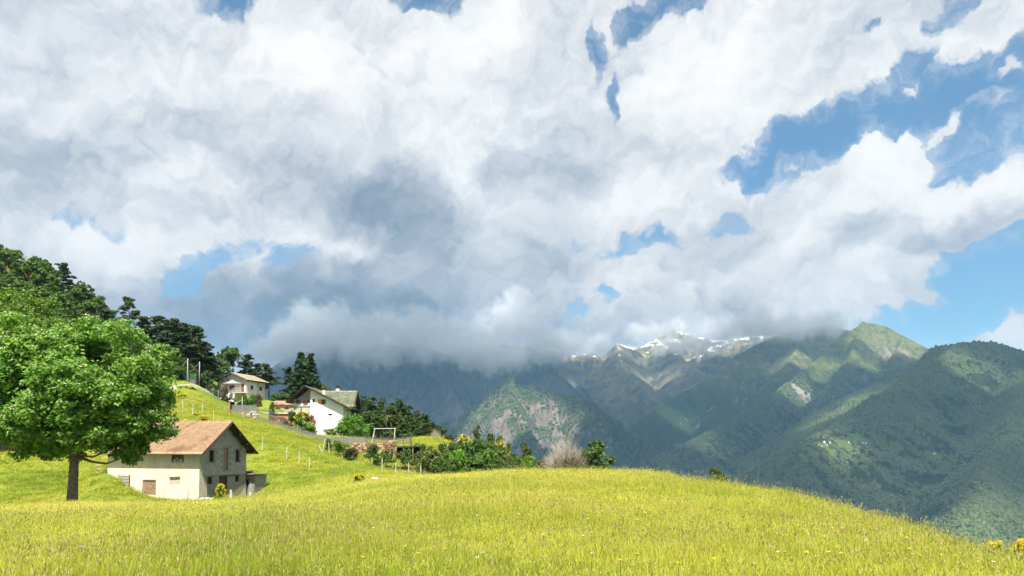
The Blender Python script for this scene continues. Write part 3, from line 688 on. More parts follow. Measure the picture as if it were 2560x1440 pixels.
# ------------------------------------------------------------------ the barn
def build_barn():
    L, D, H, RZ = 12.0, 7.6, 5.5, 8.35
    t = thing('barn', 'old cream-plastered barn with a faded terracotta tile roof behind the big tree', 'barn', P(497, 1253, 77), R(-17.1))
    fo, fn = Vector((-L, 0, 0)), Vector((0, -1, 0))                       # long wall, u from the far left corner
    wins = [(8.4, 10.0, 4.0, 5.2), (2.5, 3.9, 4.0, 5.2)]; door = (4.9, 6.4, 0.55, 2.05); nic = (8.25, 9.55, 1.6, 2.4); hole = (1.7, 3.1, 1.35, 2.55)
    m = MB(); wall(m, fo - EZ * 0.6, EX, L, H + 0.6, [(a, b, c + .6, d + .6) for a, b, c, d in wins + [door, nic, hole]], fn); m.build('wall', M_PLASTER, t, label='cream plastered long wall')
    so, sn = Vector((0, 0, 0)), Vector((1, 0, 0))                         # gable wall, u from the near corner
    gw = [(1.45, 2.2, 4.0, 5.25), (5.75, 6.4, 4.05, 5.3)]; gl = [(1.2, 2.0, 1.68, 2.45), (5.75, 6.4, 1.72, 2.4)]; gd = (3.1, 4.4, 0.0, 2.4); td = (3.7, 4.45, 3.1, 5.45)
    m = MB(); wall(m, so - EZ * 0.8, EY, D, H + 0.8, [(a, b, c + .8, d + .8) for a, b, c, d in gw + gl + [gd, td]], sn)
    m.poly([(0, 0, H), (0, D, H), (0, D / 2, RZ - .05)]); m.build('wall', M_BLOCK2, t, label='grey block gable wall')
    m = MB(); m.quad((-L, 0, -.6), (-L, D, -.6), (-L, D, H), (-L, 0, H)).poly([(-L, 0, H), (-L, D, H), (-L, D / 2, RZ - .05)]).quad((-L, D, -.6), (0, D, -.6), (0, D, H), (-L, D, H)); m.build('wall', M_BLOCK, t)
    # concrete blocks of the gable, laid proud of the mortar
    me_cache = {}
    allops = gw + gl + [gd, td]
    row = 0; z = 2.62
    while z < RZ - 0.4:
        off = 0.0 if row % 2 else -0.36
        u = off
        while u < D:
            a, b = max(u, 0.03), min(u + 0.72, D - 0.03)
            zt = z + 0.31
            lim = lambda uu: H + (RZ - H) * (1 - abs(uu - D / 2) / (D / 2)) - 0.06
            ok = b - a > 0.16 and zt < min(lim(a), lim(b))
            if ok and not any(a < p[1] + .02 and b > p[0] - .02 and z < p[3] + .02 and zt > p[2] - .02 for p in allops):
                key = round(b - a, 2)
                if key not in me_cache:
                    me_cache[key] = MB().box((0, 0.012, 0.010), (0.018, key - 0.012, 0.30)).mesh('block'); me_cache[key].materials.append(M_BLOCK)
                o = link('block', me_cache[key], None, t); o.location = (random.uniform(-.006, .004), a, z)
            u += 0.72
        z += 0.315; row += 1
    # paler panels shaped like the sunlit corners of the gable, sunlight painted in
    m = MB(); m.poly([(0.03, 0.002, -.7), (0.03, 1.15, -.7), (0.03, 1.15, 1.6), (0.03, 0.6, 2.5), (0.03, 0.05, 3.9), (0.03, 0.002, 3.9)]); m.build('painted_sunlit_patch', M_INFILL_AND_LIT, t); m = MB(); m.poly([(0.03, 4.5, -.7), (0.03, D, -.7), (0.03, D, 1.5), (0.03, 6.4, 1.1), (0.03, 4.5, 0.2)]); m.build('painted_sunlit_patch', M_INFILL_AND_LIT, t)
    for w_ in wins: window(t, fo, EX, fn, *w_, bars=1, frame=M_WOOD, sill=M_CONC)
    m = MB()
    for i, (a, b) in enumerate(((8.65, 8.9), (9.05, 9.2), (9.35, 9.75))): m.box((a - L, 0.06, 4.07), (b - L, 0.12, 4.35 + .12 * (i % 2)))
    m.build('window_clutter', M_OFFWHITE, t)
    m = MB(); m.box((nic[0] - L, 0.12, nic[2]), (nic[1] - L, 0.2, nic[3])); m.build('boarded_window', M_INFILL_AND_LIT, t)
    m = MB(); m.bar((nic[0] - L - .05, -.02, nic[3] + .04), (nic[1] - L + .05, -.02, nic[3] + .1), 0.05, 0.08); m.build('lintel', M_WOOD, t)
    m = MB(); m.quad((hole[0] - L, .25, hole[2]), (hole[1] - L, .25, hole[2]), (hole[1] - L, .25, hole[3]), (hole[0] - L, .25, hole[3])); m.build('opening_shade_panel', M_VOID, t)  # near-black sheet paints the shade inside the hole
    plank_door(t, fo, EX, fn, *door, M_WOOD, inset=0.06, planks=6)
    m = MB()
    for (a, b) in (((door[0] - .06, door[2]), (door[0] - .06, door[3] + .1)), ((door[1] + .06, door[2]), (door[1] + .06, door[3] + .1)), ((door[0] - .1, door[3] + .06), (door[1] + .1, door[3] + .06))):
        m.bar((a[0] - L, -.015, a[1]), (b[0] - L, -.015, b[1]), 0.09, 0.07)
    m.build('door_frame', M_WOOD, t)
    for w_ in gw + gl: window(t, so, EY, sn, *w_, bars=0, inset=0.22, sill=M_DARKWOOD if w_ is gw[1] else None)
    plank_door(t, so, EY, sn, *gd, M_DARKWOOD, planks=6); plank_door(t, so, EY, sn, *td, M_WOOD, inset=0.2, planks=4)
    m = MB(); m.bar((0.03, gd[0] - .1, 2.46), (0.03, gl[1][1] + .1, 2.46), 0.1, 0.08); m.build('lintel', M_DARKWOOD, t)
    # roof
    ov, oe = 0.95, 0.75; run = D / 2 + oe; sl = (RZ - H) / (D / 2)
    drop = run * sl; T = math.hypot(run, drop)
    rf = MB(); th = 0.16
    for sgn in (-1, 1):
        e = Vector((0, sgn * run, -drop)); n_ = Vector((0, sgn * drop, run)).normalized() * th
        a, b = Vector((-L - ov, D / 2, RZ)), Vector((ov, D / 2, RZ))
        rf.quad(a, b, b + e, a + e); rf.quad(a - n_, b - n_, b + e - n_, a + e - n_)
        for (p_, q_) in ((a, a + e), (b, b + e), (a + e, b + e)): rf.quad(p_, q_, q_ - n_, p_ - n_)
    ro = rf.build('roof', M_DARKWOOD, t)
    for sgn in (-1, 1):
        dv = np.array((0, sgn * run, -drop)) / T
        co, fa = tile_roof((-L - ov - .02, D / 2, RZ + 0.02), (1, 0, 0), dv, L + 2 * ov + .04, T + 0.06, 44, 15)
        link('tile_courses', mesh_np('tiles', co, fa, False), M_TILE, ro)
    link('ridge_cap', MB().tube([(-L - ov, D / 2, RZ + .02), (ov + .03, D / 2, RZ + .02)], 0.11, 8).mesh('ridge_cap', True), M_TILE, ro)
    for sgn in (-1, 1):                                                  # barge boards and purlin ends of the gable
        m = MB(); m.bar((ov, D / 2, RZ - .14), (ov, D / 2 + sgn * run, RZ - drop - .14), 0.07, 0.26, up=(1, 0, 0)); m.build('barge_board', M_DARKWOOD, ro)
        for k_ in (0.33, 0.62, 0.9):
            m = MB(); y = D / 2 + sgn * run * k_; z = RZ - drop * k_ - .3; m.box((-.1, y - .08, z - .1), (ov - .12, y + .08, z + .08)); m.build('purlin', M_DARKWOOD, ro)
            c = MB(); c.box((ov - .12, y - .05, z - .06), (ov - .09, y + .05, z + .05)); c.build('beam_end', M_PALEWOOD, ro)
    m = MB(); m.tube([(-L - ov, -oe - .05, H - sl * oe - .05), (ov, -oe - .05, H - sl * oe - .05)], 0.07, 6); m.build('gutter', M_TILE, ro)
    return t
BARN = build_barn()
BM = Matrix.Translation(BARN.location) @ Matrix.Rotation(R(-17.1), 4, 'Z')
def barn_pt(x, y, z=None):
    p = BM @ Vector((x, y, 0)); return (p.x, p.y, gz(p.x, p.y) if z is None else BARN.location.z + z)

def build_shed():
    t = thing('stone_shed', 'small ruined block shed with a slab roof against the barn gable', 'shed', barn_pt(-1.15, 8.0, -0.15), R(-17.1))
    W_, H_ = 2.3, 2.55
    m = MB(); m.box((0, 0, -.6), (2.0, 2.2, H_)); m.build('wall', M_BLOCK2, t)
    me = MB().box((0.008, -0.03, 0.008), (0.34, 0.02, 0.232)).mesh('block'); me.materials.append(M_BLOCK)
    r_ = random.Random(2)
    for row in range(10):
        for k_ in range(6):
            x = k_ * 0.35 + (0.17 if row % 2 else 0) - 0.0
            z = row * 0.245
            if x + .34 > 2.02 or (0.75 < x + .17 < 1.35 and 1.3 < z + .1 < 2.1) : continue
            if x < 0.42 and z < 2.1: continue
            o = link('block', me, None, t); o.location = (x, r_.uniform(-.02, .01), z); o.rotation_euler = (0, 0, r_.uniform(-.03, .03))
    m = MB(); m.quad((0.03, -0.012, 0), (0.42, -0.012, 0), (0.42, -0.012, 2.0), (0.03, -0.012, 2.0)); m.build('doorway_shade_panel', M_VOID, t)  # near-black sheets on the solid wall stand in for shaded openings
    m = MB(); m.quad((0.85, -0.012, 1.35), (1.25, -0.012, 1.35), (1.25, -0.012, 2.05), (0.85, -0.012, 2.05)); m.build('window_shade_panel', M_VOID, t)
    m = MB(); m.box((-.2, -.6, H_ + .02), (2.3, 2.4, H_ + .13), Matrix.Rotation(R(-1.5), 4, 'Y')); m.build('roof', M_WOOD, t, bevel=0.02)
    for i in range(7):
        m = MB(); s_ = r_.uniform(.12, .26); x, y = r_.uniform(-.1, 2.3), r_.uniform(-.5, 1.6)
        m.box((-s_, -s_, -s_ * .5), (s_, s_, s_ * .5), Matrix.Translation((x, y, H_ + .2 + s_ * .3)) @ Matrix.Rotation(r_.uniform(0, 3), 4, Vector((.3, .4, 1)))); m.build('roof_stone', M_CONC if i % 2 else M_DARKWOOD, t, bevel=.04)
build_shed()

def stacked_pallets():
    t = thing('pallet', 'pale wooden pallet leaning against the barn wall', 'pallet', barn_pt(-10.35, -0.22, 1.4), R(-17.1))
    for i in range(7):
        m = MB(); m.box((0, 0, .1 + i * .165), (1.45, .03, .19 + i * .165)); m.build('slat', M_PALEWOOD, t)
    for x in (0, .68, 1.36):
        m = MB(); m.box((x, .035, .06), (x + .09, .13, 1.25)); m.build('stringer', M_WOOD, t)
stacked_pallets()
m = MB(); m.box((0, 0, -0.9), (1.6, .5, .12)); p = m.build('stone_bench', M_CONC, None, bevel=.03, label='low pale stone ledge under the wooden pallet', category='ledge'); p.location = barn_pt(-10.45, -.72, 1.25); p.rotation_euler = (0, 0, R(-17.1))

# ------------------------------------------------------------------ upper house
def build_upper_house():
    Wd, D, H, RZ = 7.0, 7.3, 5.3, 6.75
    t = thing('upper_house', 'upper cream house with an ochre roof, balcony and red door', 'house', P(615, 1006, 165), R(-14.8))
    fo, fn, so, sn = Vector((-Wd, 0, 0)), Vector((0, -1, 0)), Vector((0, 0, 0)), Vector((1, 0, 0))
    log = (0.35, 6.45, 2.25, 4.35)
    m = MB(); wall(m, fo - EZ, EX, Wd, H + 1, [(log[0], log[1], log[2] + 1, log[3] + 1)], fn, depth=1.25)
    m.poly([(-Wd, 0, H), (0, 0, H), (-Wd / 2, 0, RZ - .05)])
    sw = [(1.6, 2.6, 3.0, 3.95), (5.0, 6.0, 3.0, 3.95)]; gar = (1.9, 6.0, 0.0, 1.7)
    wall(m, so - EZ, EY, D, H + 1, [(a, b, c + 1, d + 1) for a, b, c, d in sw + [gar]], sn, depth=0.25)
    m.quad((-Wd, 0, -1), (-Wd, D, -1), (-Wd, D, H), (-Wd, 0, H)).quad((-Wd, D, -1), (0, D, -1), (0, D, H), (-Wd, D, H)); m.poly([(-Wd, D, H), (0, D, H), (-Wd / 2, D, RZ - .05)])
    m.quad((-Wd + log[0], 1.25, log[2]), (-Wd + log[1], 1.25, log[2]), (-Wd + log[1], 1.25, log[3]), (-Wd + log[0], 1.25, log[3]))
    m.build('wall', M_OFFWHITE, t)
    lo = fo + Vector((0, 1.25, 0))
    plank_door(t, lo, EX, fn, 5.0, 6.1, 2.27, 4.25, M_RED, inset=-0.08, planks=3)
    window(t, lo, EX, fn, 1.9, 3.05, 3.05, 3.95, inset=-0.02, frame=M_MAROON, pane=M_MAROON, bars=1)
    for w_ in sw: window(t, so, EY, sn, *w_, inset=0.05, frame=M_MAROON, pane=M_MAROON, bars=1, sill=M_CONC)
    m = MB(); m.quad((-.25, gar[0], 0), (-.25, gar[1], 0), (-.25, gar[1], gar[3]), (-.25, gar[0], gar[3])); m.build('garage_shade_panel', M_VOID, t)  # near-black sheet paints the shade inside the garage
    m = MB(); m.box((-Wd + .2, -.12, log[3]), (-.4, .1, log[3] + .14)); m.build('beam', M_CONC, t)
    m = MB(); m.poly([(-.55, -.03, 2.2), (.03, -.03, 2.2), (.03, -.03, 4.35), (-.3, -.03, 4.35)]); m.build('corner_pier', M_OFFWHITE, t)
    m = MB(); m.box((-2.9, -1.3, 2.05), (1.3, .02, 2.2)); b = m.build('balcony', M_CONC, t)
    m = MB(); m.bar((-2.85, -1.25, 3.15), (1.25, -1.25, 3.15), .05); m.bar((1.25, -1.25, 3.15), (1.25, 0, 3.15), .05)
    for i in range(24): x = -2.85 + i * 4.1 / 23; m.bar((x, -1.25, 2.2), (x, -1.25, 3.15), .022)
    m.build('railing', M_PALEWOOD, b)
    m = MB(); m.box((-.9, -1.0, -1), (-.45, -.5, 2.05)); m.build('balcony_pillar', M_CONC, t)
    m = MB(); m.tube([(.08, 4.3, 0.2), (.08, 4.3, 5.0)], .05); m.build('drain_pipe', M_IRON, t)
    ov, oe = 0.7, 0.75; run = Wd / 2 + oe; sl = (RZ - H) / (Wd / 2); drop = run * sl; T = math.hypot(run, drop)
    rf = MB(); th = .16
    for sgn in (-1, 1):
        e = Vector((sgn * run, 0, -drop)); n_ = Vector((sgn * drop, 0, run)).normalized() * th
        a, b_ = Vector((-Wd / 2, -ov, RZ)), Vector((-Wd / 2, D + ov, RZ))
        rf.quad(a, b_, b_ + e, a + e); rf.quad(a - n_, b_ - n_, b_ + e - n_, a + e - n_)
        for (p_, q_) in ((a, a + e), (b_, b_ + e), (a + e, b_ + e)): rf.quad(p_, q_, q_ - n_, p_ - n_)
    ro = rf.build('roof', M_DARKWOOD, t)
    for sgn in (-1, 1):
        co, fa = tile_roof((-Wd / 2, -ov - .03, RZ + .02), (0, 1, 0), np.array((sgn * run, 0, -drop)) / T, D + 2 * ov + .06, T + .05, 16, 9, .02, .04)
        link('slab_courses', mesh_np('slabs', co, fa), M_OCHRE, ro)
        m = MB(); m.bar((-Wd / 2, -ov, RZ - .12), (-Wd / 2 + sgn * run, -ov, RZ - drop - .12), 0.07, .24, up=(0, 1, 0)); m.build('barge_board', M_GREYWOOD, ro)
        for k_ in (.35, .7, .95):
            m = MB(); x = -Wd / 2 + sgn * run * k_; z = RZ - drop * k_ - .3; m.box((x - .08, -ov + .1, z - .08), (x + .08, .05, z + .1)); m.build('rafter_end', M_DARKWOOD, ro)
    m = MB(); m.tube([(-Wd / 2 - 1.6, 1.5, RZ - .5), (-Wd / 2 - 1.6, 1.5, RZ + .9)], .03); m.bar((-Wd / 2 - 2.0, 1.5, RZ + .8), (-Wd / 2 - 1.2, 1.5, RZ + .8), .03); m.bar((-Wd / 2 - 1.9, 1.5, RZ + .6), (-Wd / 2 - 1.3, 1.5, RZ + .6), .03); m.build('antenna', M_METAL, t)
build_upper_house()

# ------------------------------------------------------------------ white house
def build_white_house():
    t = thing('white_house', 'white house with a big grey-green roof, orange shutter and two chimneys', 'house', P(858, 1087, 150), 0.0)
    D = 9.0
    zr = lambda x: 9.6 - .5 * (x + 7.6) if x > -7.6 else 9.6 - .83 * (-7.6 - x)          # underside line of the roof along x
    fn = Vector((0, -1, 0)); fo = Vector((-6.73, 0, 0))
    wn = [(0.42, 0.9, 6.57, 7.27), (1.53, 3.08, 6.2, 7.2), (3.65, 4.45, 3.37, 4.3), (0.3, 0.8, 3.1, 3.8), (2.6, 3.85, 0.0, 1.1)]
    m = MB()
    up = 2.0
    wall(m, fo - EZ * up, EX, 6.73, 5.75 + up - .1, [(a, b, c + up, d + up) for a, b, c, d in wn if d < 5.6], fn, depth=.22)
    wall(m, fo + EZ * 5.65, EX, 3.25, 1.75, [(a, b, c - 5.65, d - 5.65) for a, b, c, d in wn if d > 5.6], fn, depth=.22)
    m.poly([(-3.48, 0, 5.65), (0, 0, 5.65), (0, 0, zr(0) - .02), (-3.48, 0, zr(-3.48) - .02)])
    m.poly([(-6.73, 0, 7.4), (-3.48, 0, 7.4), (-3.48, 0, zr(-3.48) - .02), (-6.73, 0, zr(-6.73) - .02)])
    rp = Vector((0, 0, 0)); aw = [(3.0, 3.9, 2.8, 4.4), (4.6, 5.5, 2.8, 4.4)]
    wall(m, rp - EZ * up, EY, D, 5.75 + up, [(a, b, c + up, d + up) for a, b, c, d in aw], EX, depth=.2)
    m.quad((-6.73, 0, 5.9), (-6.73, 2.6, 5.9), (-6.73, 2.6, zr(-6.73)), (-6.73, 0, zr(-6.73)))               # side of the loggia
    m.poly([(-10.2, 2.6, 5.9), (-6.73, 2.6, 5.9), (-6.73, 2.6, zr(-6.73)), (-7.6, 2.6, 9.55), (-10.2, 2.6, zr(-10.2))])  # loggia back wall
    m.quad((-10.2, D, -up), (0, D, -up), (0, D, 5.7), (-10.2, D, 7.3)); m.quad((-10.2, .3, -up), (-10.2, D, -up), (-10.2, D, 7.3), (-10.2, .3, 7.3))
    m.build('wall', M_WHITE, t)
    m = MB()
    arch = [(-7.2, .3, 3.2)] + [(-8.55 + 1.35 * math.cos(a), .3, 3.2 + 1.5 * math.sin(a)) for a in np.linspace(0, math.pi, 13)] + [(-9.9, .3, 3.2)]
    m.poly([(-6.73, .3, 3.2), (-6.73, .3, 5.9), (-8.55, .3, 5.9)] + arch[7:0:-1]); m.poly([(-8.55, .3, 5.9), (-10.2, .3, 5.9), (-10.2, .3, 3.2)] + arch[:6:-1][:7])
    m.quad((-6.73, .3, -up), (-6.73, .3, 3.2), (-7.2, .3, 3.2), (-7.2, .3, -up)).quad((-9.9, .3, -up), (-9.9, .3, 3.2), (-10.2, .3, 3.2), (-10.2, .3, -up))
    m.build('wall', M_BEIGE, t, label='olive-beige wall with an arch under the balcony')
    m = MB(); m.quad((-10.1, 1.6, -up), (-6.8, 1.6, -up), (-6.8, 1.6, 5.6), (-10.1, 1.6, 5.6)); m.build('arch_recess', M_DARKWOOD, t)
    m = MB(); m.bar((-9.7, .5, 3.75), (-7.3, .5, 3.75), .5, .3); m.build('arch_screen', M_ORANGE, t)
    b = MB().box((-10.25, .15, 5.78), (-6.74, 2.6, 5.92)).build('balcony', M_CONC, t)
    m = MB(); m.box((-10.2, .2, 5.92), (-6.76, .27, 6.4)); m.build('parapet', M_OFFWHITE, b)
    m = MB(); m.bar((-10.2, .23, 6.6), (-6.76, .23, 6.6), .05); m.build('railing', M_IRON, b)
    window(t, (-10.2, 2.6, 0), EX, fn, 1.6, 2.35, 6.5, 7.3, inset=-.02, bars=1); window(t, (-10.2, 2.6, 0), EX, fn, 2.95, 3.3, 5.95, 7.7, inset=-.02, bars=0)
    window(t, fo, EX, fn, *wn[0], bars=0, frame=M_MAROON); w_ = wn[1]
    window(t, fo, EX, fn, (w_[0] + w_[1]) / 2 + .05, w_[1], w_[2], w_[3], inset=.1, bars=0)
    m = MB(); m.box((-6.73 + w_[0], -.04, w_[2]), (-6.73 + (w_[0] + w_[1]) / 2, .02, w_[3])); m.build('shutter', M_ORANGE, t, label='open orange wooden shutter')
    w_ = wn[2]; window(t, fo, EX, fn, w_[0], w_[1], w_[2] + .6, w_[3], inset=.1, bars=0); m = MB(); m.box((-6.73 + w_[0], .05, w_[2]), (-6.73 + w_[1], .1, w_[2] + .6)); m.build('roller_blind', M_CONC, t)
    m = MB(); m.box((-6.73 + w_[0] - .08, -.08, w_[2] - .1), (-6.73 + w_[1] + .08, .02, w_[2])); m.build('window_ledge', M_PALEWOOD, t)
    window(t, fo, EX, fn, *wn[3], bars=0, frame=M_MAROON)
    m = MB(); w_ = wn[4]; m.box((-6.73 + w_[0], .15, w_[2]), (-6.73 + w_[1], .2, w_[3])); m.build('garage_door', M_CONC, t)
    for a_ in aw:
        window(t, rp, EY, EX, *a_, frame=M_MAROON, pane=M_MAROON, bars=1, inset=.06)
    m = MB(); m.bar((-4.8, -.03, 2.0), (-.9, -.03, 2.0), .05); m.build('string_course', M_OFFWHITE, t)
    # main roof, ridge from front to back
    ov = 1.0; th = .22; rm = MB()
    for (x1, z1) in ((1.55, 9.9 - .5 * 9.15), (-11.5, 9.9 - .83 * 3.9)):
        a, b_ = Vector((-7.6, -ov, 9.9)), Vector((-7.6, D + ov, 9.9)); e = Vector((x1 + 7.6, 0, z1 - 9.9))
        n_ = Vector((0, 0, th))
        rm.quad(a, b_, b_ + e, a + e); rm.quad(a - n_, b_ - n_, b_ + e - n_, a + e - n_)
        for (p_, q_) in ((a, a + e), (b_, b_ + e), (a + e, b_ + e)): rm.quad(p_, q_, q_ - n_, p_ - n_)
    ro = rm.build('roof', M_DARKWOOD, t)
    for (dx, dz) in ((9.15, -4.575), (-3.9, -3.24)):
        T = math.hypot(dx, dz); co, fa = tile_roof((-7.6, -ov - .04, 9.92), (0, 1, 0), np.array((dx, 0, dz)) / T, D + 2 * ov + .08, T + .05, 22, max(6, int(T / .5)), .012, .03)
        link('slate_courses', mesh_np('slates', co, fa), M_SLATE, ro)
        m = MB(); m.bar((-7.6, -ov - .06, 9.72), (-7.6 + dx, -ov - .06, 9.72 + dz), .06, .34, up=(0, 1, 0)); m.build('barge_board', M_DARKWOOD, ro)
    # cross gable
    dm = MB(); yr, zr_ = 4.6, 9.25
    for sgn in (-1, 1):
        a, b_ = Vector((-6.4, yr, zr_)), Vector((1.75, yr, zr_)); e = Vector((0, sgn * 3.6, -3.5)); n_ = Vector((0, 0, .2))
        dm.quad(a, b_, b_ + e, a + e); dm.quad(a - n_, b_ - n_, b_ + e - n_, a + e - n_); dm.quad(b_, b_ + e, b_ + e - n_, b_ - n_)
    do = dm.build('cross_gable', M_DARKWOOD, t)
    for sgn in (-1, 1):
        T = math.hypot(3.6, 3.5); co, fa = tile_roof((-6.4, yr, zr_ + .03), (1, 0, 0), np.array((0, sgn * 3.6, -3.5)) / T, 8.18, T, 20, 11, .012, .03)
        link('slate_courses', mesh_np('slates', co, fa), M_SLATE, do)
    for i, (sx, sy) in enumerate(((-3.6, .35), (-1.9, .32), (-.2, .34), (-1.4, .72), (.4, .75))):
        m = MB(); p_ = Vector((sx, yr - 3.6 * sy, zr_ - 3.5 * sy + .1)); m.box(p_ - Vector((.12, .05, .02)), p_ + Vector((.12, .05, .10))); m.build('snow_guard', M_DARKWOOD, do)
    m = MB(); m.poly([(1.0, yr - 3.0, 6.0), (1.0, yr + 3.0, 6.0), (1.0, yr, zr_ - .3)]); m.build('gable_wall', M_WHITE, do)
    m = MB(); m.poly([(1.03, yr - 1.2, 6.3), (1.03, yr + .6, 6.3), (1.03, yr - .2, 7.7)]); m.build('gable_window', M_GLASS, do)
    for sgn in (-1, 1):
        m = MB(); m.bar((1.78, yr, zr_ - .15), (1.78, yr + sgn * 3.6, zr_ - 3.65), .06, .42, up=(1, 0, 0)); m.build('barge_board', M_DARKWOOD, do)
    for (x, y, w_, zb, ztop) in ((-4.3, 1.3, .62, 7.4, 9.25), (-2.75, 6.6, .72, 7.5, 10.0)):
        c = MB().box((x - w_ / 2, y - .35, zb), (x + w_ / 2, y + .35, ztop)).build('chimney', M_OFFWHITE, t)
        m = MB(); m.box((x - w_ / 2 - .1, y - .45, ztop + .002), (x + w_ / 2 + .1, y + .45, ztop + .14)); m.poly([(x - .3, y - .3, ztop + .14), (x + .3, y - .3, ztop + .14), (x + .3, y + .3, ztop + .14), (x - .3, y + .3, ztop + .14)])
        for q_ in (-.25, .25): m.box((x + q_ - .05, y - .3, ztop + .14), (x + q_ + .05, y + .3, ztop + .34))
        m.box((x - .42, y - .42, ztop + .34), (x + .42, y + .42, ztop + .42)); m.build('chimney_cap', M_DARKWOOD, c)
    m = MB(); m.tube([(1.5, -.8, 5.2), (.15, -.1, 4.6), (.1, -.1, 0)], .05); m.build('drain_pipe', M_MAROON, t)
    # terrace on its left
    tr = MB().box((-16.5, .6, 4.3), (-10.25, 6, 4.55)).build('terrace', M_CONC, t)
    m = MB(); m.box((-16.5, .9, -.5), (-10.3, 1.1, 4.3)); m.build('terrace_wall', M_TERRA, tr)
    m = MB(); m.bar((-16.4, .7, 5.45), (-10.3, .7, 5.45), .05)
    for i in range(26): x = -16.4 + i * 6.1 / 25; m.bar((x, .7, 4.55), (x, .7, 5.45), .025)
    m.build('railing', M_IRON, tr)
    return t
build_white_house()
def flower_box(px, py, Y, label, w=.9):
    t = thing('flower_box', label, 'planter', P(px, py, Y), 0, 'flower boxes on the house railings')
    m = MB(); m.box((-w / 2, -.15, -.15), (w / 2, .15, .12)); m.build('box', M_MAROON, t, bevel=.02)
    return t
FLOWER_BOXES = [flower_box(745.5, 1007, 150.05, 'first flower box on the white balcony parapet, away from the bare wall'), flower_box(763, 1006.5, 150.05, 'flower box on the balcony parapet next to the bare white wall'),
                flower_box(694, 1021.5, 150.4, 'flower box at the outer end of the terrace railing'), flower_box(716, 1021.5, 150.4, 'flower box on the terrace railing next to the house')]

def build_outbuilding():
    t = thing('outbuilding', 'low outbuilding with an orange-brown roof between the two houses', 'outbuilding', P(710, 1024, 160), R(4))
    m = MB(); m.box((-2.2, 0, -1.5), (2.4, 3, 1.0)); m.build('wall', M_BEIGE, t)
    m = MB(); m.box((-2.4, -.02, 1.0), (2.6, .2, 1.08)); m.build('eave_board', M_DARKWOOD, t)
    co, fa = tile_roof((-2.5, 2.0, 2.0), (1, 0, 0), np.array((0, -2.4, -1.0)) / 2.6, 5.2, 2.6, 17, 7); link('roof', mesh_np('tiles', co, fa), M_TILE, t)
build_outbuilding()

# ------------------------------------------------------------------ gate, fences, walls
def build_gate():
    t = thing('garden_gate', 'small roofed garden gate with a brick pillar at the top of the field', 'gate', P(573, 1030, 138), R(-8))
    m = MB(); m.box((-.28, -.28, -.8), (.28, .28, 2.0)); m.build('pillar', M_TERRA, t, bevel=.03)
    for i in range(9):
        m = MB(); m.box((-.30, -.31, -.02 + i * .22), (.30 - .25 * (i % 2), -.27, .17 + i * .22)); m.build('stone', M_STONE2 if i % 2 else M_STONE, t, bevel=.02)
    m = MB(); m.box((.35, -.1, .6), (.95, .2, 1.9)); m.build('meter_box', M_VOID, t)
    m = MB()
    for s_ in (-1, 1): m.bar((0.3, -.6, 2.6), (0.3 + s_ * 1.1, -.6, 2.15), .1, 1.3, up=(0, 0, 1))
    M_ = Matrix.Identity(4)
    m = MB(); a, b = (0.3, -.7, 2.62), (0.3, .7, 2.62)
    for s_ in (-1, 1):
        e = Vector((s_ * 1.15, 0, -.5)); A_, B_ = Vector(a), Vector(b)
        m.quad(A_, B_, B_ + e, A_ + e); m.quad(A_ - EZ * .1, B_ - EZ * .1, B_ + e - EZ * .1, A_ + e - EZ * .1); m.quad(A_, A_ + e, A_ + e - EZ * .1, A_ - EZ * .1); m.quad(A_ + e, B_ + e, B_ + e - EZ * .1, A_ + e - EZ * .1)
    m.build('roof', M_DARKWOOD, t)
build_gate()

_pk = {}
def picket_mesh(w, h, d, mat):
    k_ = (w, h, d, mat.name)
    if k_ not in _pk:
        m = MB(); m.box((-w / 2, -d / 2, 0), (w / 2, d / 2, h - w * .5)); n = len(m.v)
        m.v += [(-w / 2, -d / 2, h - w * .5), (w / 2, -d / 2, h - w * .5), (0, -d / 2, h), (-w / 2, d / 2, h - w * .5), (w / 2, d / 2, h - w * .5), (0, d / 2, h)]
        m.f += [(n, n + 1, n + 2), (n + 3, n + 5, n + 4), (n + 1, n + 4, n + 5, n + 2), (n, n + 2, n + 5, n + 3)]
        _pk[k_] = m.mesh('picket'); _pk[k_].materials.append(mat)
    return _pk[k_]
def picket_fence(label, pts, h, gap, mat, w=.085, post_every=2.4, lift=0.05, name='picket_fence', pmat=None):
    pts = [Vector(p) for p in pts]
    t = thing(name, label, 'fence', tuple(pts[0]))
    o0 = pts[0]; me = picket_mesh(w, h, .03, mat)
    r_ = random.Random(len(label))
    carry = 0.0
    for a, b in zip(pts[:-1], pts[1:]):
        d = b - a; L = d.length; az_ = math.atan2(d.y, d.x)
        for zz in (h * .25, h * .78):
            m = MB(); m.bar(a - o0 + EZ * (zz + lift), b - o0 + EZ * (zz + lift), .05, .08); m.build('rail', mat, t)
        s_ = carry
        while s_ < L:
            p_ = a + d * (s_ / L) - o0
            o = link('picket', me, None, t); o.location = (p_.x + math.sin(az_) * .045, p_.y - math.cos(az_) * .045, p_.z + lift + r_.uniform(-.03, .03)); o.rotation_euler = (0, r_.uniform(-.03, .03), az_)
            s_ += gap
        carry = s_ - L
        k_ = 0.0
        while k_ <= L + .01:
            p_ = a + d * (k_ / L) - o0
            m = MB(); m.box((p_.x - .06, p_.y - .06, p_.z - .5), (p_.x + .06, p_.y + .06, p_.z + h * 1.04 + lift)); m.build('post', pmat or mat, t)
            k_ += post_every
    return t
def gp(px, Y, lift=0.0):
    g_ = on_ground(px, Y); g_[2] += lift; return g_
picket_fence('short grey picket fence beside the roofed garden gate', [P(578, 1031, 138), P(610, 1032.5, 136.5), P(641, 1033, 135)], 1.4, .17, M_GREYWOOD, w=.11)
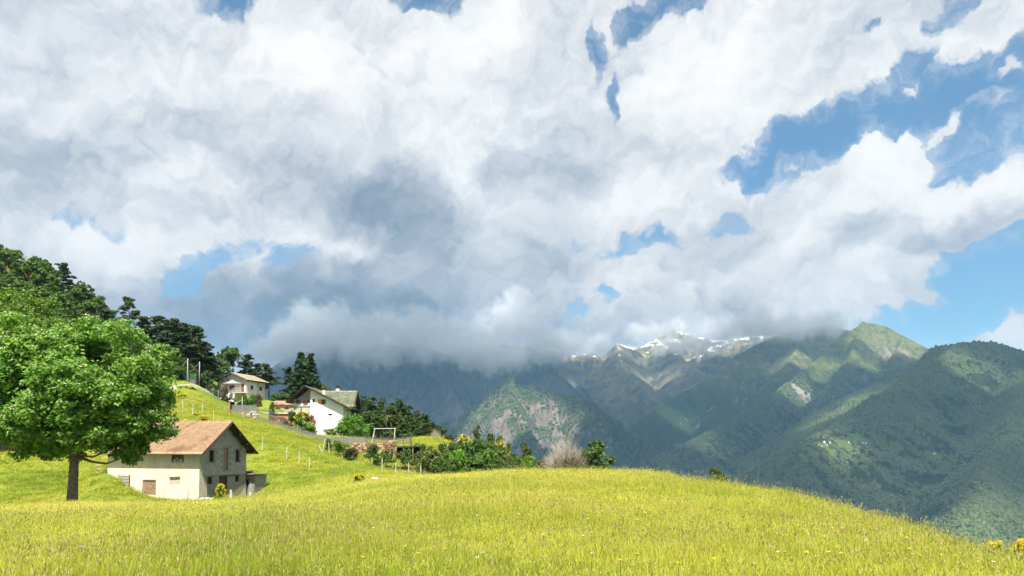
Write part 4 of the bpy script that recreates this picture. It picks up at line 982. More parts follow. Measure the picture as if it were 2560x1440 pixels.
picket_fence('thin dark railing running from the gate fence to the terrace', [P(643, 1037, 135.5), P(672, 1041, 136), P(700, 1050, 137)], 1.25, .2, M_IRON, w=.035, name='iron_railing')
picket_fence('long grey picket fence running down the slope below the flowering bushes', [P(642, 1055, 134), P(700, 1074, 130.5), P(750, 1090, 126), P(800, 1105, 121), P(826, 1113, 119)], 1.15, .24, M_GREYWOOD, w=.11)
picket_fence('grey picket fence along the garden terrace above the stone wall', [P(827, 1112.5, 119), P(870, 1112.5, 117.5), P(914, 1112.5, 116.5)], 1.25, .17, M_GREYWOOD, w=.11)
picket_fence('dark metal railing round the corner of the garden terrace', [P(915, 1113, 116.4), P(970, 1114, 116), P(1026, 1113, 116), P(1027, 1107, 128)], 1.25, .15, M_IRON, w=.04, name='iron_railing')

def stone_wall(label, a, b, h0, h1, rows, size, mats, thick=.5, seed=1):
    a, b = Vector(a), Vector(b); d = b - a; L = d.length; az_ = math.atan2(d.y, d.x)
    t = thing('stone_wall', label, 'wall', tuple(a), az_)
    m = MB(); m.quad((0, .12, -.6), (L, .12, -.6), (L, .12, h1 - .05), (0, .12, h0 - .05)); m.quad((0, .12, h0 - .05), (L, .12, h1 - .05), (L, .6, h1 - .05), (0, .6, h0 - .05)); m.build('core', M_STONE3, t)
    r_ = random.Random(seed); meshes = []
    for i in range(9):
        mb = MB(); mb.box((-.5, -.5, -.5), (.5, .5, .5)); me = mb.mesh('stone')
        bm = bmesh.new(); bm.from_mesh(me); bmesh.ops.bevel(bm, geom=list(bm.edges), offset=.16, segments=1, affect='EDGES')
        for v in bm.verts: v.co += Vector((r_.uniform(-.07, .07), r_.uniform(-.07, .07), r_.uniform(-.07, .07)))
        bm.to_mesh(me); bm.free(); me.materials.append(mats[i % len(mats)]); meshes.append(me)
    z = -.2; 
    while z < max(h0, h1):
        x = r_.uniform(-size * .3, 0); rh = size * r_.uniform(.42, .6)
        while x < L:
            w_ = size * r_.uniform(.6, 1.35); top = h0 + (h1 - h0) * (x / L)
            if z + rh < top + .12:
                o = link('stone', r_.choice(meshes), None, t); o.location = (x + w_ / 2, .12, z + rh / 2); o.scale = (w_ * .98, thick * r_.uniform(.55, .95), rh * .98); o.rotation_euler = (r_.uniform(-.06, .06), r_.uniform(-.08, .08), 0)
            x += w_
        z += rh
    return t
stone_wall('rough brown stone wall holding up the garden terrace', P(832, 1146, 115.2), P(985, 1154, 114), 2.1, 2.7, 5, .62, [M_STONE, M_STONE2, M_STONE3], seed=4)
stone_wall('stone footing under the gate end of the grey picket fence', P(600, 1046, 136.2), P(642, 1052, 134.8), .9, 1.35, 3, .5, [M_STONE2, M_STONE, M_CONC], seed=8)
stone_wall('low stone edging among the small garden trees', P(962, 1177, 101), P(1045, 1187, 95), .75, .6, 2, .55, [M_STONE, M_STONE2, M_STONE3], seed=12)
stone_wall('brown stone wall below the terracotta terrace', P(672, 1056, 139), P(715, 1064, 140), 1.3, .9, 3, .55, [M_STONE, M_STONE3], seed=15)

def build_shelter():
    t = thing('garden_shelter', 'flat dark-roofed garden shelter on posts at the end of the stone wall', 'shelter', P(985, 1143, 110), R(-3))
    m = MB(); m.box((-.2, -.6, 1.55), (4.5, 2.2, 1.68)); m.build('roof', M_DARKWOOD, t, bevel=.02)
    for x in (.1, 1.5, 2.9, 4.2):
        m = MB(); m.box((x - .06, -.45, -.9), (x + .06, -.33, 1.55)); m.build('post', M_WOOD, t)
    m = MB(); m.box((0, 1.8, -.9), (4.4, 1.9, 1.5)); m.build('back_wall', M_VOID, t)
    m = MB(); m.bar((1.6, -.4, .9), (2.8, -.4, .9), .06); m.bar((1.6, -.4, 1.4), (2.8, -.4, 1.4), .06); m.build('rail', M_GREYWOOD, t)
build_shelter()
def build_swing():
    t = thing('swing_frame', 'pale metal swing frame on the garden lawn', 'swing', P(960, 1114, 121))
    w_ = .055
    for (x0, x1) in ((-1.55, -1.95), (1.75, 1.72)):
        for yy in (-.9, .9):
            m = MB(); m.tube([(x0, 0, 2.75), (x1, yy, -.1)], w_, 8); m.build('leg', M_PALEWOOD, t)
    m = MB(); m.tube([(-1.7, 0, 2.75), (1.95, 0, 2.8)], w_ * 1.15, 8); m.build('crossbar', M_PALEWOOD, t)
    for x in (.1, 1.0):
        m = MB(); m.box((x - .22, -.12, .5), (x + .22, .12, .55)); s_ = m.build('seat', M_RED, t)
        for q_ in (-.2, .2):
            r_ = MB(); r_.tube([(x + q_, 0, .55), (x + q_, 0, 2.75)], .012, 4); r_.build('rope', M_IRON, s_)
build_swing()
# posts of the field fence
def post(label, px, pyb, Y, h, r_=.07, lean=0.0, mat=None, group='posts of the field fence', name='fence_post'):
    b = P(px, pyb, Y)
    m = MB(); m.tube([(0, 0, -.5), (lean * h * .5, 0, h * .5), (lean * h, 0, h)], [r_ * 1.08, r_, r_ * .9], 7)
    o = m.build(name, mat or M_PALEWOOD, None, label=label, category='post', group=group); o.location = b
    return o
def ground_Y(px, py, lo, hi):
    """depth at which the line of sight through a pixel meets the meadow"""
    best, by = None, 1e9
    for Y in np.linspace(lo, hi, 160):
        p_ = P(px, py, Y); e = abs(p_[2] - gz(p_[0], p_[1]))
        if e < by: by, best = e, Y
    return best
for (px, py, h, lab) in [(716, 1151, 1.75, 'pale post in the open pasture below the long picket fence'), (748, 1163, 1.8, 'taller pale post beside it in the open pasture'), (774, 1170, 1.3, 'short grey post lowest in the open pasture'),
                         (823, 1136, 1.75, 'fence post in front of the dark cone-shaped shrub'), (856, 1149, 1.8, 'fence post in front of the pale bushy tree at the stone wall'),
                         (925, 1164, 1.6, 'fence post under the first small garden tree'), (956, 1176, 1.6, 'fence post between the first two small garden trees'), (989, 1188, 1.5, 'fence post by the low stone edging'),
                         (1022, 1191, 1.6, 'fence post under the third small garden tree'), (1052, 1194, 1.4, 'last fence post before the dense bushes'),
                         (481, 1038, 1.9, 'slender post high on the pasture left of the yellow broom'), (506, 1034, 1.7, 'slender post above the yellow broom on the pasture'), (533, 1056, 1.8, 'slender post above the barn ridge'), (655, 1128, 1.9, 'leaning thin post just right of the barn roof'), (457, 1028, 1.9, 'slender post near the edge of the big tree crown')]:
    Y = ground_Y(px, py, 80, 150); sc = Y / 95.0
    post(lab, px, py, Y, h, .055, lean=random.uniform(-.06, .06))
post('dark charred stake standing alone in the pasture', 836, 1191, ground_Y(836, 1191, 60, 100), .62, .05, -.12, M_IRON, None)
post('squat concrete post by the dark barn door', 577, 1248, 76.2, .95, .13, 0, M_CONC, 'concrete posts by the barn'); post('squat concrete post in front of the ruined shed', 625, 1244, 80.5, .62, .12, .02, M_CONC, 'concrete posts by the barn')
for i, (px, py, Y, h, ln, lab) in enumerate([(353, 1242, 76, 1.15, .12, 'thin green rod left of the plank door'), (407, 1247, 76, 1.0, .03, 'thin green rod between plank door and boarded window'), (467, 1250, 75.6, 1.1, .22, 'leaning thin green rod near the barn corner')]):
    post(lab, px, py, Y, h, .018, ln, mottled('green_rod_%d' % i, (.10, .16, .12), (.16, .22, .17)), 'thin rods along the barn wall', 'garden_stake')
def build_brace():
    t = thing('fence_brace', 'grey braced corner post of the field fence on the slope', 'fence brace', P(800, 1127, 108.5))
    m = MB(); m.bar((-.6, 0, -.3), (-.25, 0, 1.05), .1); m.build('post', M_GREYWOOD, t); m = MB(); m.bar((-.3, .05, 1.0), (.35, .05, -.2), .09); m.build('strut', M_PALEWOOD, t); m = MB(); m.bar((.35, 0, -.2), (.75, 0, 1.75), .07); m.build('stay', M_PALEWOOD, t)
build_brace()
def build_barrier():
    Y = 66.0
    t = thing('meadow_barrier', 'white and rust-red pipe barrier at the edge of the hay meadow', 'barrier', P(931, 1212, Y))
    s = Y / FPX
    m = MB(); m.tube([(0, 0, -.3), (0, 0, .55)], .05); m.build('post', M_METAL, t)
    m = MB(); m.tube([(-.05, 0, .58), (.55, 0, .56)], .06); m.build('crossbar', M_WHITE, t)
    m = MB(); m.tube([(.52, 0, -.3), (.55, 0, .52)], .055); m.build('post', mottled('pink_faded_paint', (.55, .33, .25), (.62, .42, .33)), t, label='faded pink post')
    m = MB(); m.tube([(.58, 0, .5), (1.2, .1, .48)], .022); m.build('rail', M_RED, t)
    m = MB(); m.tube([(1.22, .1, -.3), (1.25, .1, .5)], .04); m.build('post', M_GREYWOOD, t)
    m = MB(); m.tube([(-.02, 0, .25), (-.62, 0, -.1)], .03); m.build('strut', M_METAL, t)
build_barrier()
# net poles by the pines
def build_net_pole(px, pyb, pyt, Y, label):
    b = P(px, pyb, Y); h = P(px, pyt, Y)[2] - b[2]
    t = thing('net_pole', label, 'pole', tuple(b), 0, 'steel poles by the pines')
    m = MB(); m.tube([(0, 0, -.6), (0, 0, h)], [.11, .07], 8); m.build('mast', M_METAL, t, smooth=True)
    m = MB(); m.tube([(-.0, 0, h - .1), (-.9, 0, h - 1.2), (-1.9, .4, h - 1.9), (-2.6, .6, h - 1.95)], .035, 4); m.build('stay_cable', M_METAL, t)
build_net_pole(468, 965, 896, 150, 'taller steel pole by the pines, nearer the big tree'); build_net_pole(498, 957, 904, 152, 'shorter steel pole by the pines, nearer the upper house')
def build_net_box():
    t = thing('net_enclosure', 'green netted enclosure on a dark base between the two steel poles', 'enclosure', P(479, 964, 151))
    m = MB(); m.box((-.75, 0, -.3), (.75, 1.2, 1.2)); m.build('base', M_IRON, t)
    q = new_mat('green_netting'); b = q.node('ShaderNodeBsdfDiffuse', {0: (.07, .17, .11, 1)}); tr = q.node('ShaderNodeBsdfTransparent'); mx = q.node('ShaderNodeMixShader', {0: .55}); q.l.new(b.outputs[0], mx.inputs[1]); q.l.new(tr.outputs[0], mx.inputs[2]); q.l.new(mx.outputs[0], q.out.inputs[0])
    m = MB(); m.quad((-.75, 0, 1.2), (.75, 0, 1.2), (.75, 0, 2.5), (-.75, 0, 2.5)); m.build('net', q.mat, t)
    for x in (-.75, .75):
        m = MB(); m.bar((x, 0, 1.2), (x, 0, 2.7), .06); m.build('upright', M_GREYWOOD, t)
build_net_box()
def build_garden_fence():
    pts = [P(497, 985, 156), P(516, 990, 156), P(545, 994, 157)]
    t = thing('wire_fence', 'leaning wire garden fence left of the upper house', 'fence', tuple(pts[0])); o0 = Vector(pts[0])
    for i, (px, py) in enumerate([(497, 986), (516, 991), (532, 993), (546, 995)]):
        b = Vector(P(px, py, 156 + i * .3)) - o0; m = MB(); m.bar(b - EZ * .3, b + EZ * 1.85, .11); m.build('post', M_GREYWOOD, t)
    m = MB(); b = Vector(P(512, 992, 156)) - o0; m.bar(b - EZ * .2, Vector((0, 0, 1.5)), .1); m.build('strut', M_PALEWOOD, t)
    for k_ in range(4):
        m = MB(); m.tube([Vector((0, 0, .4 + k_ * .4)), Vector(P(516, 991, 156)) - o0 + EZ * (.4 + k_ * .4), Vector(P(546, 995, 157)) - o0 + EZ * (.4 + k_ * .4)], .012, 4); m.build('wire', M_METAL, t)
    for i in range(11):
        b = Vector(P(499 + i * 1.6, 986 + i * .45, 156.1)) - o0; m = MB(); m.bar(b, b + EZ * (1.6 - .03 * i), .05); m.build('stake', M_DARKWOOD if i % 3 else M_GREYWOOD, t)
build_garden_fence()
def build_pole_brace():
    t = thing('washing_pole', 'bare wooden pole with a slanting strut behind the short picket fence', 'pole', P(605.5, 1015, 142))
    m = MB(); m.tube([(0, 0, -.8), (0, 0, 1.85)], .075); m.build('post', M_PALEWOOD, t); m = MB(); m.tube([(-.05, 0, 1.2), (-1.55, 0, .45)], .06); m.build('strut', M_PALEWOOD, t)
build_pole_brace()
# road and path
def strip(name, pts, w, mat, label):
    co = []; n = len(pts)
    for i, p in enumerate(pts):
        d = np.array(pts[min(i + 1, n - 1)]) - np.array(pts[max(i - 1, 0)]); nn = np.array((-d[1], d[0])) / (math.hypot(d[0], d[1]) + 1e-6)
        for s_ in (-1, -.33, .33, 1): x, y = p[0] + nn[0] * s_ * w, p[1] + nn[1] * s_ * w; co.append((x, y, gz(x, y) + .07))
    return link(name, mesh_np(name, co, grid_faces(n, 4)), mat, kind='structure', label=label)
strip('road', [tuple(on_ground(px, Y)[:2]) for px, Y in ((380, 138), (430, 139), (470, 143), (500, 149), (530, 156), (545, 170))], 1.6, M_ASPHALT, 'short piece of pale lane climbing to the upper house')
for i, (px, py, s_) in enumerate([(252, 1162, .5), (258, 1172, .7), (268, 1178, .5), (247, 1180, .4)]):
    Y = ground_Y(px, py, 82, 115); g_ = P(px, py, Y); m = MB(); m.box((-s_, -s_ * .8, -.25), (s_, s_ * .8, .06), Matrix.Rotation(.4 * i, 4, 'Z'))
    o = m.build("path_stone", M_STONE2, None, bevel=.1, label=['topmost flat stone of the path left of the barn', 'largest flat stone of the path left of the barn', 'flat path stone touching the barn corner', 'lowest, smallest flat stone of the path left of the barn'][i], category='stone', group='path stones'); o.location = g_
def rock(px, py, Y, s_, lab, mat, seed):
    me = bpy.data.meshes.new('rock'); bm = bmesh.new(); bmesh.ops.create_icosphere(bm, subdivisions=2, radius=1)
    for v in bm.verts: v.co *= 1 + .45 * mnoise.noise(v.co * 1.3 + Vector((seed * 5.1, 0, 0)))
    for v in bm.verts: v.co.z *= .6
    bm.to_mesh(me); bm.free()
    o = link('boulder', me, mat, None, label=lab, category='rock'); o.location = P(px, py, Y); o.scale = (s_,) * 3
rock(463, 1052, ground_Y(463, 1052, 90, 140), .45, 'pinkish boulder in the steep pasture above the barn', M_STONE2, 3)
for i, (px, py, s_) in enumerate([(506, 1248, .3), (513, 1250, .22), (519, 1247, .27), (527, 1249, .3), (533, 1251, .2)]): rock(px, py, 76.3, s_, ['stone in the rubble heap right at the barn corner', 'smallest front stone left in the rubble heap at the barn gable', 'middle stone of the rubble heap at the barn gable', 'big right stone of the rubble heap at the barn gable', 'outermost right pebble of the rubble heap at the barn gable'][i], M_PALEWOOD if i % 2 else M_CONC, i + 9)
# far village on the forested slope
def far_house(px, py, s_, i):
    lab = ('tiny pale house in the main cluster of the far hamlet' if i < 6 else 'tiny pale house of the pair just right of the hamlet cluster' if i < 8 else 'tiny pale house of the outer pair at the end of the hamlet clearing' if i < 10 else 'lone tiny house in a clearing right of the far hamlet' if i == 10 else 'lone tiny house low on the wooded slope left of the hamlet')
    h = MT_NEAR.hit(px, py)
    if h is None: return
    t = thing('village_house', lab, 'house', (h[0], h[1], MT_NEAR.sample(np.array([h[0]]), np.array([h[1]]))[0] - 1), R(20 + 37 * i % 60), 'houses of the far hamlet')
    s_ *= .72; w_ = 6.0 * s_; m = MB(); m.box((-w_, -w_ * .8, -3), (w_, w_ * .8, 7 * s_)); m.build('wall', M_CONC if i % 3 else M_OFFWHITE, t)
    m = MB(); z0, z1 = 7 * s_, 11 * s_
    for sg in (-1, 1): m.quad((-w_ * 1.1, 0, z1), (w_ * 1.1, 0, z1), (w_ * 1.1, sg * w_ * .95, z0 - .5), (-w_ * 1.1, sg * w_ * .95, z0 - .5))
    for sg in (-1, 1): m.poly([(sg * w_, -w_ * .8, z0), (sg * w_, w_ * .8, z0), (sg * w_, 0, z1 - .1)])
    m.build('roof', M_SLATE if i % 2 else M_CONC, t)
for i, (px, py, s_) in enumerate([(2060, 1108, 1.1), (2067, 1114, 1), (2074, 1110, 1.2), (2054, 1116, .9), (2080, 1118, .9), (2046, 1112, .8), (2122, 1108, .9), (2128, 1110, .8), (2157, 1110, 1), (2165, 1108, .8), (2336, 1136, .9), (1950, 1160, .9)]): far_house(px, py, s_, i)

# ------------------------------------------------------------------ plants
def leaf_mat(name, c_dark, c_mid, c_light, trans=0.35, patch=0.35, rough=0.6):
    q = new_mat(name)
    g = q.node('ShaderNodeNewGeometry'); oi = q.node('ShaderNodeObjectInfo')
    isl = g.outputs['Random Per Island']; n = q.noise(g.outputs['Position'], patch, 3.0, 0.6)
    v = q.m('ADD', q.m('MULTIPLY', isl, 0.6), q.m('MULTIPLY', n, 0.55)); v = q.m('ADD', v, q.m('MULTIPLY', q.m('SUBTRACT', oi.outputs['Random'], 0.5), 0.18))
    col = q.ramp(v, [(0.12, c_dark), (0.55, c_mid), (0.92, c_light)])
    d = q.node('ShaderNodeBsdfPrincipled', {'Roughness': rough}); d.inputs['Specular IOR Level'].default_value = 0.25; q.l.new(col, d.inputs['Base Color'])
    t = q.node('ShaderNodeBsdfTranslucent'); q.l.new(q.mix(0.5, col, q.mix(1.0, col, (1.1, 1.25, 0.5), 'MULTIPLY')), t.inputs[0])
    mx = q.node('ShaderNodeMixShader', {0: trans}); q.l.new(d.outputs[0], mx.inputs[1]); q.l.new(t.outputs[0], mx.inputs[2]); q.l.new(mx.outputs[0], q.out.inputs[0])
    return q.mat
L_BRIGHT = leaf_mat('fresh_green_leaf', (.036, .098, .010), (.095, .215, .019), (.20, .345, .045))
L_YELLOWGREEN = leaf_mat('yellow_green_leaf', (.05, .10, .012), (.12, .21, .02), (.21, .31, .04))
L_MID = leaf_mat('mid_green_leaf', (.032, .075, .014), (.072, .145, .022), (.135, .22, .038))
L_DARK = leaf_mat('dark_green_leaf', (.028, .060, .014), (.062, .115, .022), (.115, .175, .038))
L_OLIVE = leaf_mat('olive_leaf', (.04, .065, .014), (.085, .12, .024), (.155, .18, .042))
L_PINE = leaf_mat('pine_needle', (.017, .034, .013), (.040, .068, .024), (.085, .115, .042), trans=.2)
L_SPRUCE = leaf_mat('spruce_needle', (.014, .036, .012), (.034, .075, .020), (.07, .12, .032), trans=.2)
L_BROWN = leaf_mat('brownish_leaf', (.05, .045, .018), (.10, .085, .035), (.16, .13, .06), trans=.2)
L_YELLOW = leaf_mat('yellow_broom_blossom', (.42, .31, .012), (.62, .48, .018), (.74, .60, .04), trans=.3)
L_PINK = leaf_mat('pink_blossom', (.40, .03, .05), (.62, .08, .12), (.75, .22, .25), trans=.3)
L_CREAM = leaf_mat('pale_blossom', (.20, .29, .09), (.36, .44, .19), (.55, .60, .36), trans=.3)
M_BARK = mottled('grey_brown_bark', (.11, .085, .06), (.25, .20, .15), 5.0, .95, bump=1.0, bdist=.06)
M_PBARK = mottled('reddish_pine_bark', (.055, .032, .022), (.14, .08, .05), 5.0, .95, bump=1.0, bdist=.06)
M_BIRCH = mottled('pale_birch_bark', (.28, .26, .23), (.50, .48, .44), 3.0, .9)
M_TWIG = mottled('bleached_dead_twig', (.25, .215, .175), (.39, .34, .28), 8.0, .9)

def leaves_np(centers, radii, counts, size, rng, flat=1.0, shell=0.5, upb=0.5, aspect=1.7, outward=None):
    """diamond leaves scattered through clumps"""
    idx = np.repeat(np.arange(len(centers)), counts); n = len(idx)
    d = rng.normal(size=(n, 3)); d /= np.linalg.norm(d, axis=1, keepdims=True)
    r = rng.uniform(shell, 1.0, n) ** 0.7
    off = d * r[:, None] * radii[idx][:, None]; off[:, 2] *= flat
    p = centers[idx] + off
    nrm = d * 0.6 + rng.normal(size=(n, 3)) * 0.7; nrm[:, 2] += upb
    if outward is not None: nrm += outward[idx] * 0.5
    nrm /= np.linalg.norm(nrm, axis=1, keepdims=True)
    a = np.cross(nrm, rng.normal(size=(n, 3))); a /= np.linalg.norm(a, axis=1, keepdims=True) + 1e-9
    b = np.cross(nrm, a)
    s = (size * rng.uniform(.65, 1.35, n))[:, None]
    L_, w_ = a * s * .5 * aspect, b * s * .5
    co = np.stack([p - L_, p + w_ - L_ * .1, p + L_, p - w_ - L_ * .1], 1).reshape(-1, 3)
    return co, np.arange(n * 4).reshape(-1, 4)
def crown_mesh(name, co, f, mat):
    me = mesh_np(name, co, f); me.materials.append(mat); return me
def bent(a, b, rng, k_=.12, n=5):
    a, b = np.array(a, float), np.array(b, float); L = np.linalg.norm(b - a); j = rng.normal(size=3) * L * k_
    return [tuple(a + (b - a) * t_ + j * math.sin(math.pi * t_) + np.array((0, 0, -.06 * L * math.sin(math.pi * t_)))) for t_ in np.linspace(0, 1, n)]
def broadleaf(seed, H, cz, rx, rz, nb, nc, nl, lsize, trunk_r, leafmat, bark, blossom=0, fork=0.28, br=.42, cr=.33, low=-.75, rlo=.52, rhi=.76, cone=0.0):
    """tree: trunk + limbs, crown = boughs > clumps > leaves. returns parts"""
    rng = np.random.default_rng(seed)
    boughs = []
    while len(boughs) < nb:
        d = rng.normal(size=3); d /= np.linalg.norm(d)
        if d[2] < low: continue
        r = rng.uniform(rlo, rhi); tp = 1 - cone * (d[2] + 1) / 2
        boughs.append((d[0] * rx * r * tp, d[1] * rx * r * tp, cz + d[2] * rz * r))
    boughs = np.array(boughs); brad = rng.uniform(.75, 1.25, nb) * rx * br * np.clip(1 - cone * .8 * (boughs[:, 2] - cz + rz) / (2 * rz), .25, 1)
    cc, crd, ow = [], [], []
    for b, r in zip(boughs, brad):
        for i in range(nc):
            d = rng.normal(size=3); d /= np.linalg.norm(d); d[2] = d[2] * .8 + .18
            cc.append(b + d * r * rng.uniform(.5, 1.0)); crd.append(r * cr * rng.uniform(.7, 1.35)); o_ = cc[-1] - np.array((0, 0, cz)); ow.append(o_ / (np.linalg.norm(o_) + 1e-6))
    cc, crd, ow = np.array(cc), np.array(crd), np.array(ow)
    co, f = leaves_np(cc, crd, np.full(len(cc), nl), lsize, rng, .8, .25, .5, outward=ow)
    parts = [('crown', crown_mesh('crown', co, f, leafmat))]
    m = MB(); top = (rng.uniform(-.3, .3), rng.uniform(-.3, .3), cz + rz * .35)
    m.tube([(0, 0, -.6), (0, 0, .15), (.05 * trunk_r, 0, H * .1), (.2 * trunk_r, .2 * trunk_r, H * .3), top], [trunk_r * 1.35, trunk_r * 1.1, trunk_r * .92, trunk_r * .75, trunk_r * .15], 10)
    parts.append(('trunk', None))
    for b in boughs:
        z0 = max(H * fork * rng.uniform(.75, 1.1), min(b[2] - .5, cz * rng.uniform(.5, .95)))
        m.tube(bent((.1 * trunk_r, 0, min(z0, cz)), b, rng), [trunk_r * .38, trunk_r * .3, trunk_r * .22, trunk_r * .15, trunk_r * .06], 5, False)
    for c in cc[:: max(1, len(cc) // 90)]:
        b = boughs[np.argmin(((boughs - c) ** 2).sum(1))]; m.tube(bent(b, c, rng, .1, 3), [trunk_r * .1, trunk_r * .07, trunk_r * .03], 4, False)
    tm = m.mesh('trunk', True); tm.materials.append(bark); parts[-1] = ('trunk', tm)
    if blossom:
        sel = cc[(cc[:, 2] > cz - rz * .5)]; sel = sel + (sel - np.array((0, 0, cz))) * .05 + np.array((0, 0, .18))
        co, f = leaves_np(sel, np.full(len(sel), .42), np.full(len(sel), blossom), lsize * .55, rng, .45, .3, 1.2, 1.2)
        parts.append(('blossom', crown_mesh('blossom', co, f, L_CREAM)))
    return dict(parts=parts, H=H, W=rx * 2)
def pine(seed, H=12.0, pads=26, spread=3.0, base=.35, leafmat=None):
    rng = np.random.default_rng(seed); m = MB()
    lean = rng.uniform(-.6, .6, 2)
    ax = lambda z: np.array((lean[0] * (z / H) ** 2, lean[1] * (z / H) ** 2, z))
    m.tube([tuple(ax(z)) for z in (-.6, 0, H * .3, H * .6, H * .96)], [.3, .26, .2, .13, .03], 8)
    cc, rr = [], []
    for i in range(pads):
        t_ = base + (1 - base) * ((i + rng.random()) / pads); z = H * t_
        prof = math.sin(min(1, (t_ - base) / (1 - base) * 1.05 + .22) * math.pi) ** .7
        a = rng.uniform(0, 2 * math.pi); r = spread * prof * rng.uniform(.45, 1.0)
        e = ax(z) + np.array((math.cos(a) * r, math.sin(a) * r, rng.uniform(-.1, .5)))
        m.tube(bent(ax(z - .35), e, rng, .08, 4), [.08, .06, .045, .02], 4, False)
        for k_ in range(4):
            cc.append(e + np.array((rng.normal() * .55, rng.normal() * .55, rng.normal() * .14 + .1))); rr.append(rng.uniform(.55, 1.0) * spread * .26)
        if r > 1.2: cc.append(ax(z) * .45 + e * .55); rr.append(spread * .2)
    for k_ in range(5): cc.append(ax(H * (.9 + .024 * k_)) + rng.normal(size=3) * .2); rr.append(.5)
    co, f = leaves_np(np.array(cc), np.array(rr), np.full(len(cc), 62), .26, rng, .42, .1, .9, 1.9)
    tm = m.mesh('trunk', True); tm.materials.append(M_PBARK)
    return dict(parts=[('crown', crown_mesh('crown', co, f, leafmat or L_PINE)), ('trunk', tm)], H=H, W=spread * 2)
def spruce(seed, H=14.0, spread=2.9):
    rng = np.random.default_rng(seed); m = MB(); m.tube([(0, 0, -.6), (0, 0, H * .5), (0, 0, H * .98)], [.28, .16, .02], 8)
    cc, rr = [], []
    z = 1.0
    while z < H * .985:
        t_ = z / H; R_ = spread * (1 - t_) ** .85 + .1
        nb = 5 + int(4 * (1 - t_))
        for i in range(nb):
            a = rng.uniform(0, 2 * math.pi); r = R_ * rng.uniform(.75, 1.1)
            for s_ in np.linspace(.25, 1, max(2, int(r / .38))):
                cc.append((math.cos(a) * r * s_, math.sin(a) * r * s_, z - .28 * r * s_ * s_ + .05)); rr.append(.30 * (1.15 - .4 * s_))
            m.tube([(0, 0, z), (math.cos(a) * r * .5, math.sin(a) * r * .5, z - .07 * r), (math.cos(a) * r, math.sin(a) * r, z - .28 * r)], [.05, .03, .01], 3, False)
        z += .52 - .2 * t_
    cc = np.array(cc); co, f = leaves_np(cc, np.array(rr), np.full(len(cc), 15), .24, rng, .5, .1, .5, 2.0)
    tm = m.mesh('trunk', True); tm.materials.append(M_BARK)
    return dict(parts=[('crown', crown_mesh('crown', co, f, L_SPRUCE)), ('trunk', tm)], H=H, W=spread * 2)
def bush(seed, leafmat, H=2.0, W_=2.0, n=34, nl=70, ls=.14, blossom=None, nbl=0, bl_top=.3, cone=False):
    rng = np.random.default_rng(seed); cc, rr = [], []; m = MB()
    for i in range(n):
        t_ = rng.random() ** .8; a = rng.uniform(0, 2 * math.pi)
        prof = (1 - t_) ** .6 if cone else math.sqrt(max(0.05, 1 - (t_ * 1.02 - .32) ** 2 / .52))
        r = W_ / 2 * prof * math.sqrt(rng.random()) * rng.uniform(.75, 1.15)
        c = (math.cos(a) * r, math.sin(a) * r, H * (.06 + .86 * t_) + rng.normal() * .05 * H); cc.append(c); rr.append(W_ * .17 * rng.uniform(.6, 1.3))
        if i % 3 == 0: m.tube(bent((rng.normal() * .05, rng.normal() * .05, -.25), c, rng, .08, 4), [.035 * H / 2, .03 * H / 2, .02 * H / 2, .008], 4, False)
    cc, rr = np.array(cc), np.array(rr)
    co, f = leaves_np(cc, rr, np.full(n, nl), ls, rng, .9, .1, .5, 1.8)
    tm = m.mesh('stems', True); tm.materials.append(M_BARK)
    parts = [('foliage', crown_mesh('foliage', co, f, leafmat)), ('stems', tm)]
    if blossom is not None:
        sel = cc[cc[:, 2] > H * bl_top]; d = sel - np.array((0, 0, H * .35)); sel = sel + d / (np.linalg.norm(d, axis=1, keepdims=True) + 1e-6) * rr.mean() * .7
        co, f = leaves_np(sel, np.full(len(sel), rr.mean() * .9), np.full(len(sel), nbl), ls * .8, rng, .8, .1, .7, 1.2)
        parts.append(('blossom', crown_mesh('blossom', co, f, blossom)))
    return dict(parts=parts, H=H * 1.02, W=W_ * 1.12)
def dead_bush(seed=3, H=2.8, W_=3.9, n=520, green=5200):
    rng = np.random.default_rng(seed); m = MB(); cc = []
    for i in range(n):
        a = rng.uniform(0, 2 * math.pi); el_ = math.asin(rng.uniform(.02, 1)); L = rng.uniform(.72, 1.08)
        e = np.array((math.cos(a) * math.cos(el_) * W_ / 2, math.sin(a) * math.cos(el_) * W_ / 2, math.sin(el_) * H)) * L
        s0 = np.array((rng.normal() * .18, rng.normal() * .18, 0)); pts = bent(s0, e, rng, .07, 5)
        m.tube(pts, [.028, .02, .014, .010, .005], 3, False)
        for k_ in range(3):
            b = np.array(pts[3]) * (1 - .2 * k_) + np.array(pts[2]) * .2 * k_; t_ = b + (e - s0) / np.linalg.norm(e - s0) * rng.uniform(.2, .5) + rng.normal(size=3) * .13
            m.tube([tuple(b), tuple((b + t_) / 2 + rng.normal(size=3) * .02), tuple(t_)], [.009, .006, .003], 3, False)
        if i % 4 == 0: cc.append(e * rng.uniform(.25, .7))
    tm = m.mesh('twigs', False); tm.materials.append(M_TWIG)
    cc = np.array(cc); cc[:, 2] *= .7; co, f = leaves_np(cc, np.full(len(cc), .3), np.full(len(cc), max(1, green // len(cc))), .12, rng, .8, .1)
    return dict(parts=[('twigs', tm), ('foliage', crown_mesh('foliage', co, f, L_OLIVE))], H=H, W=W_)

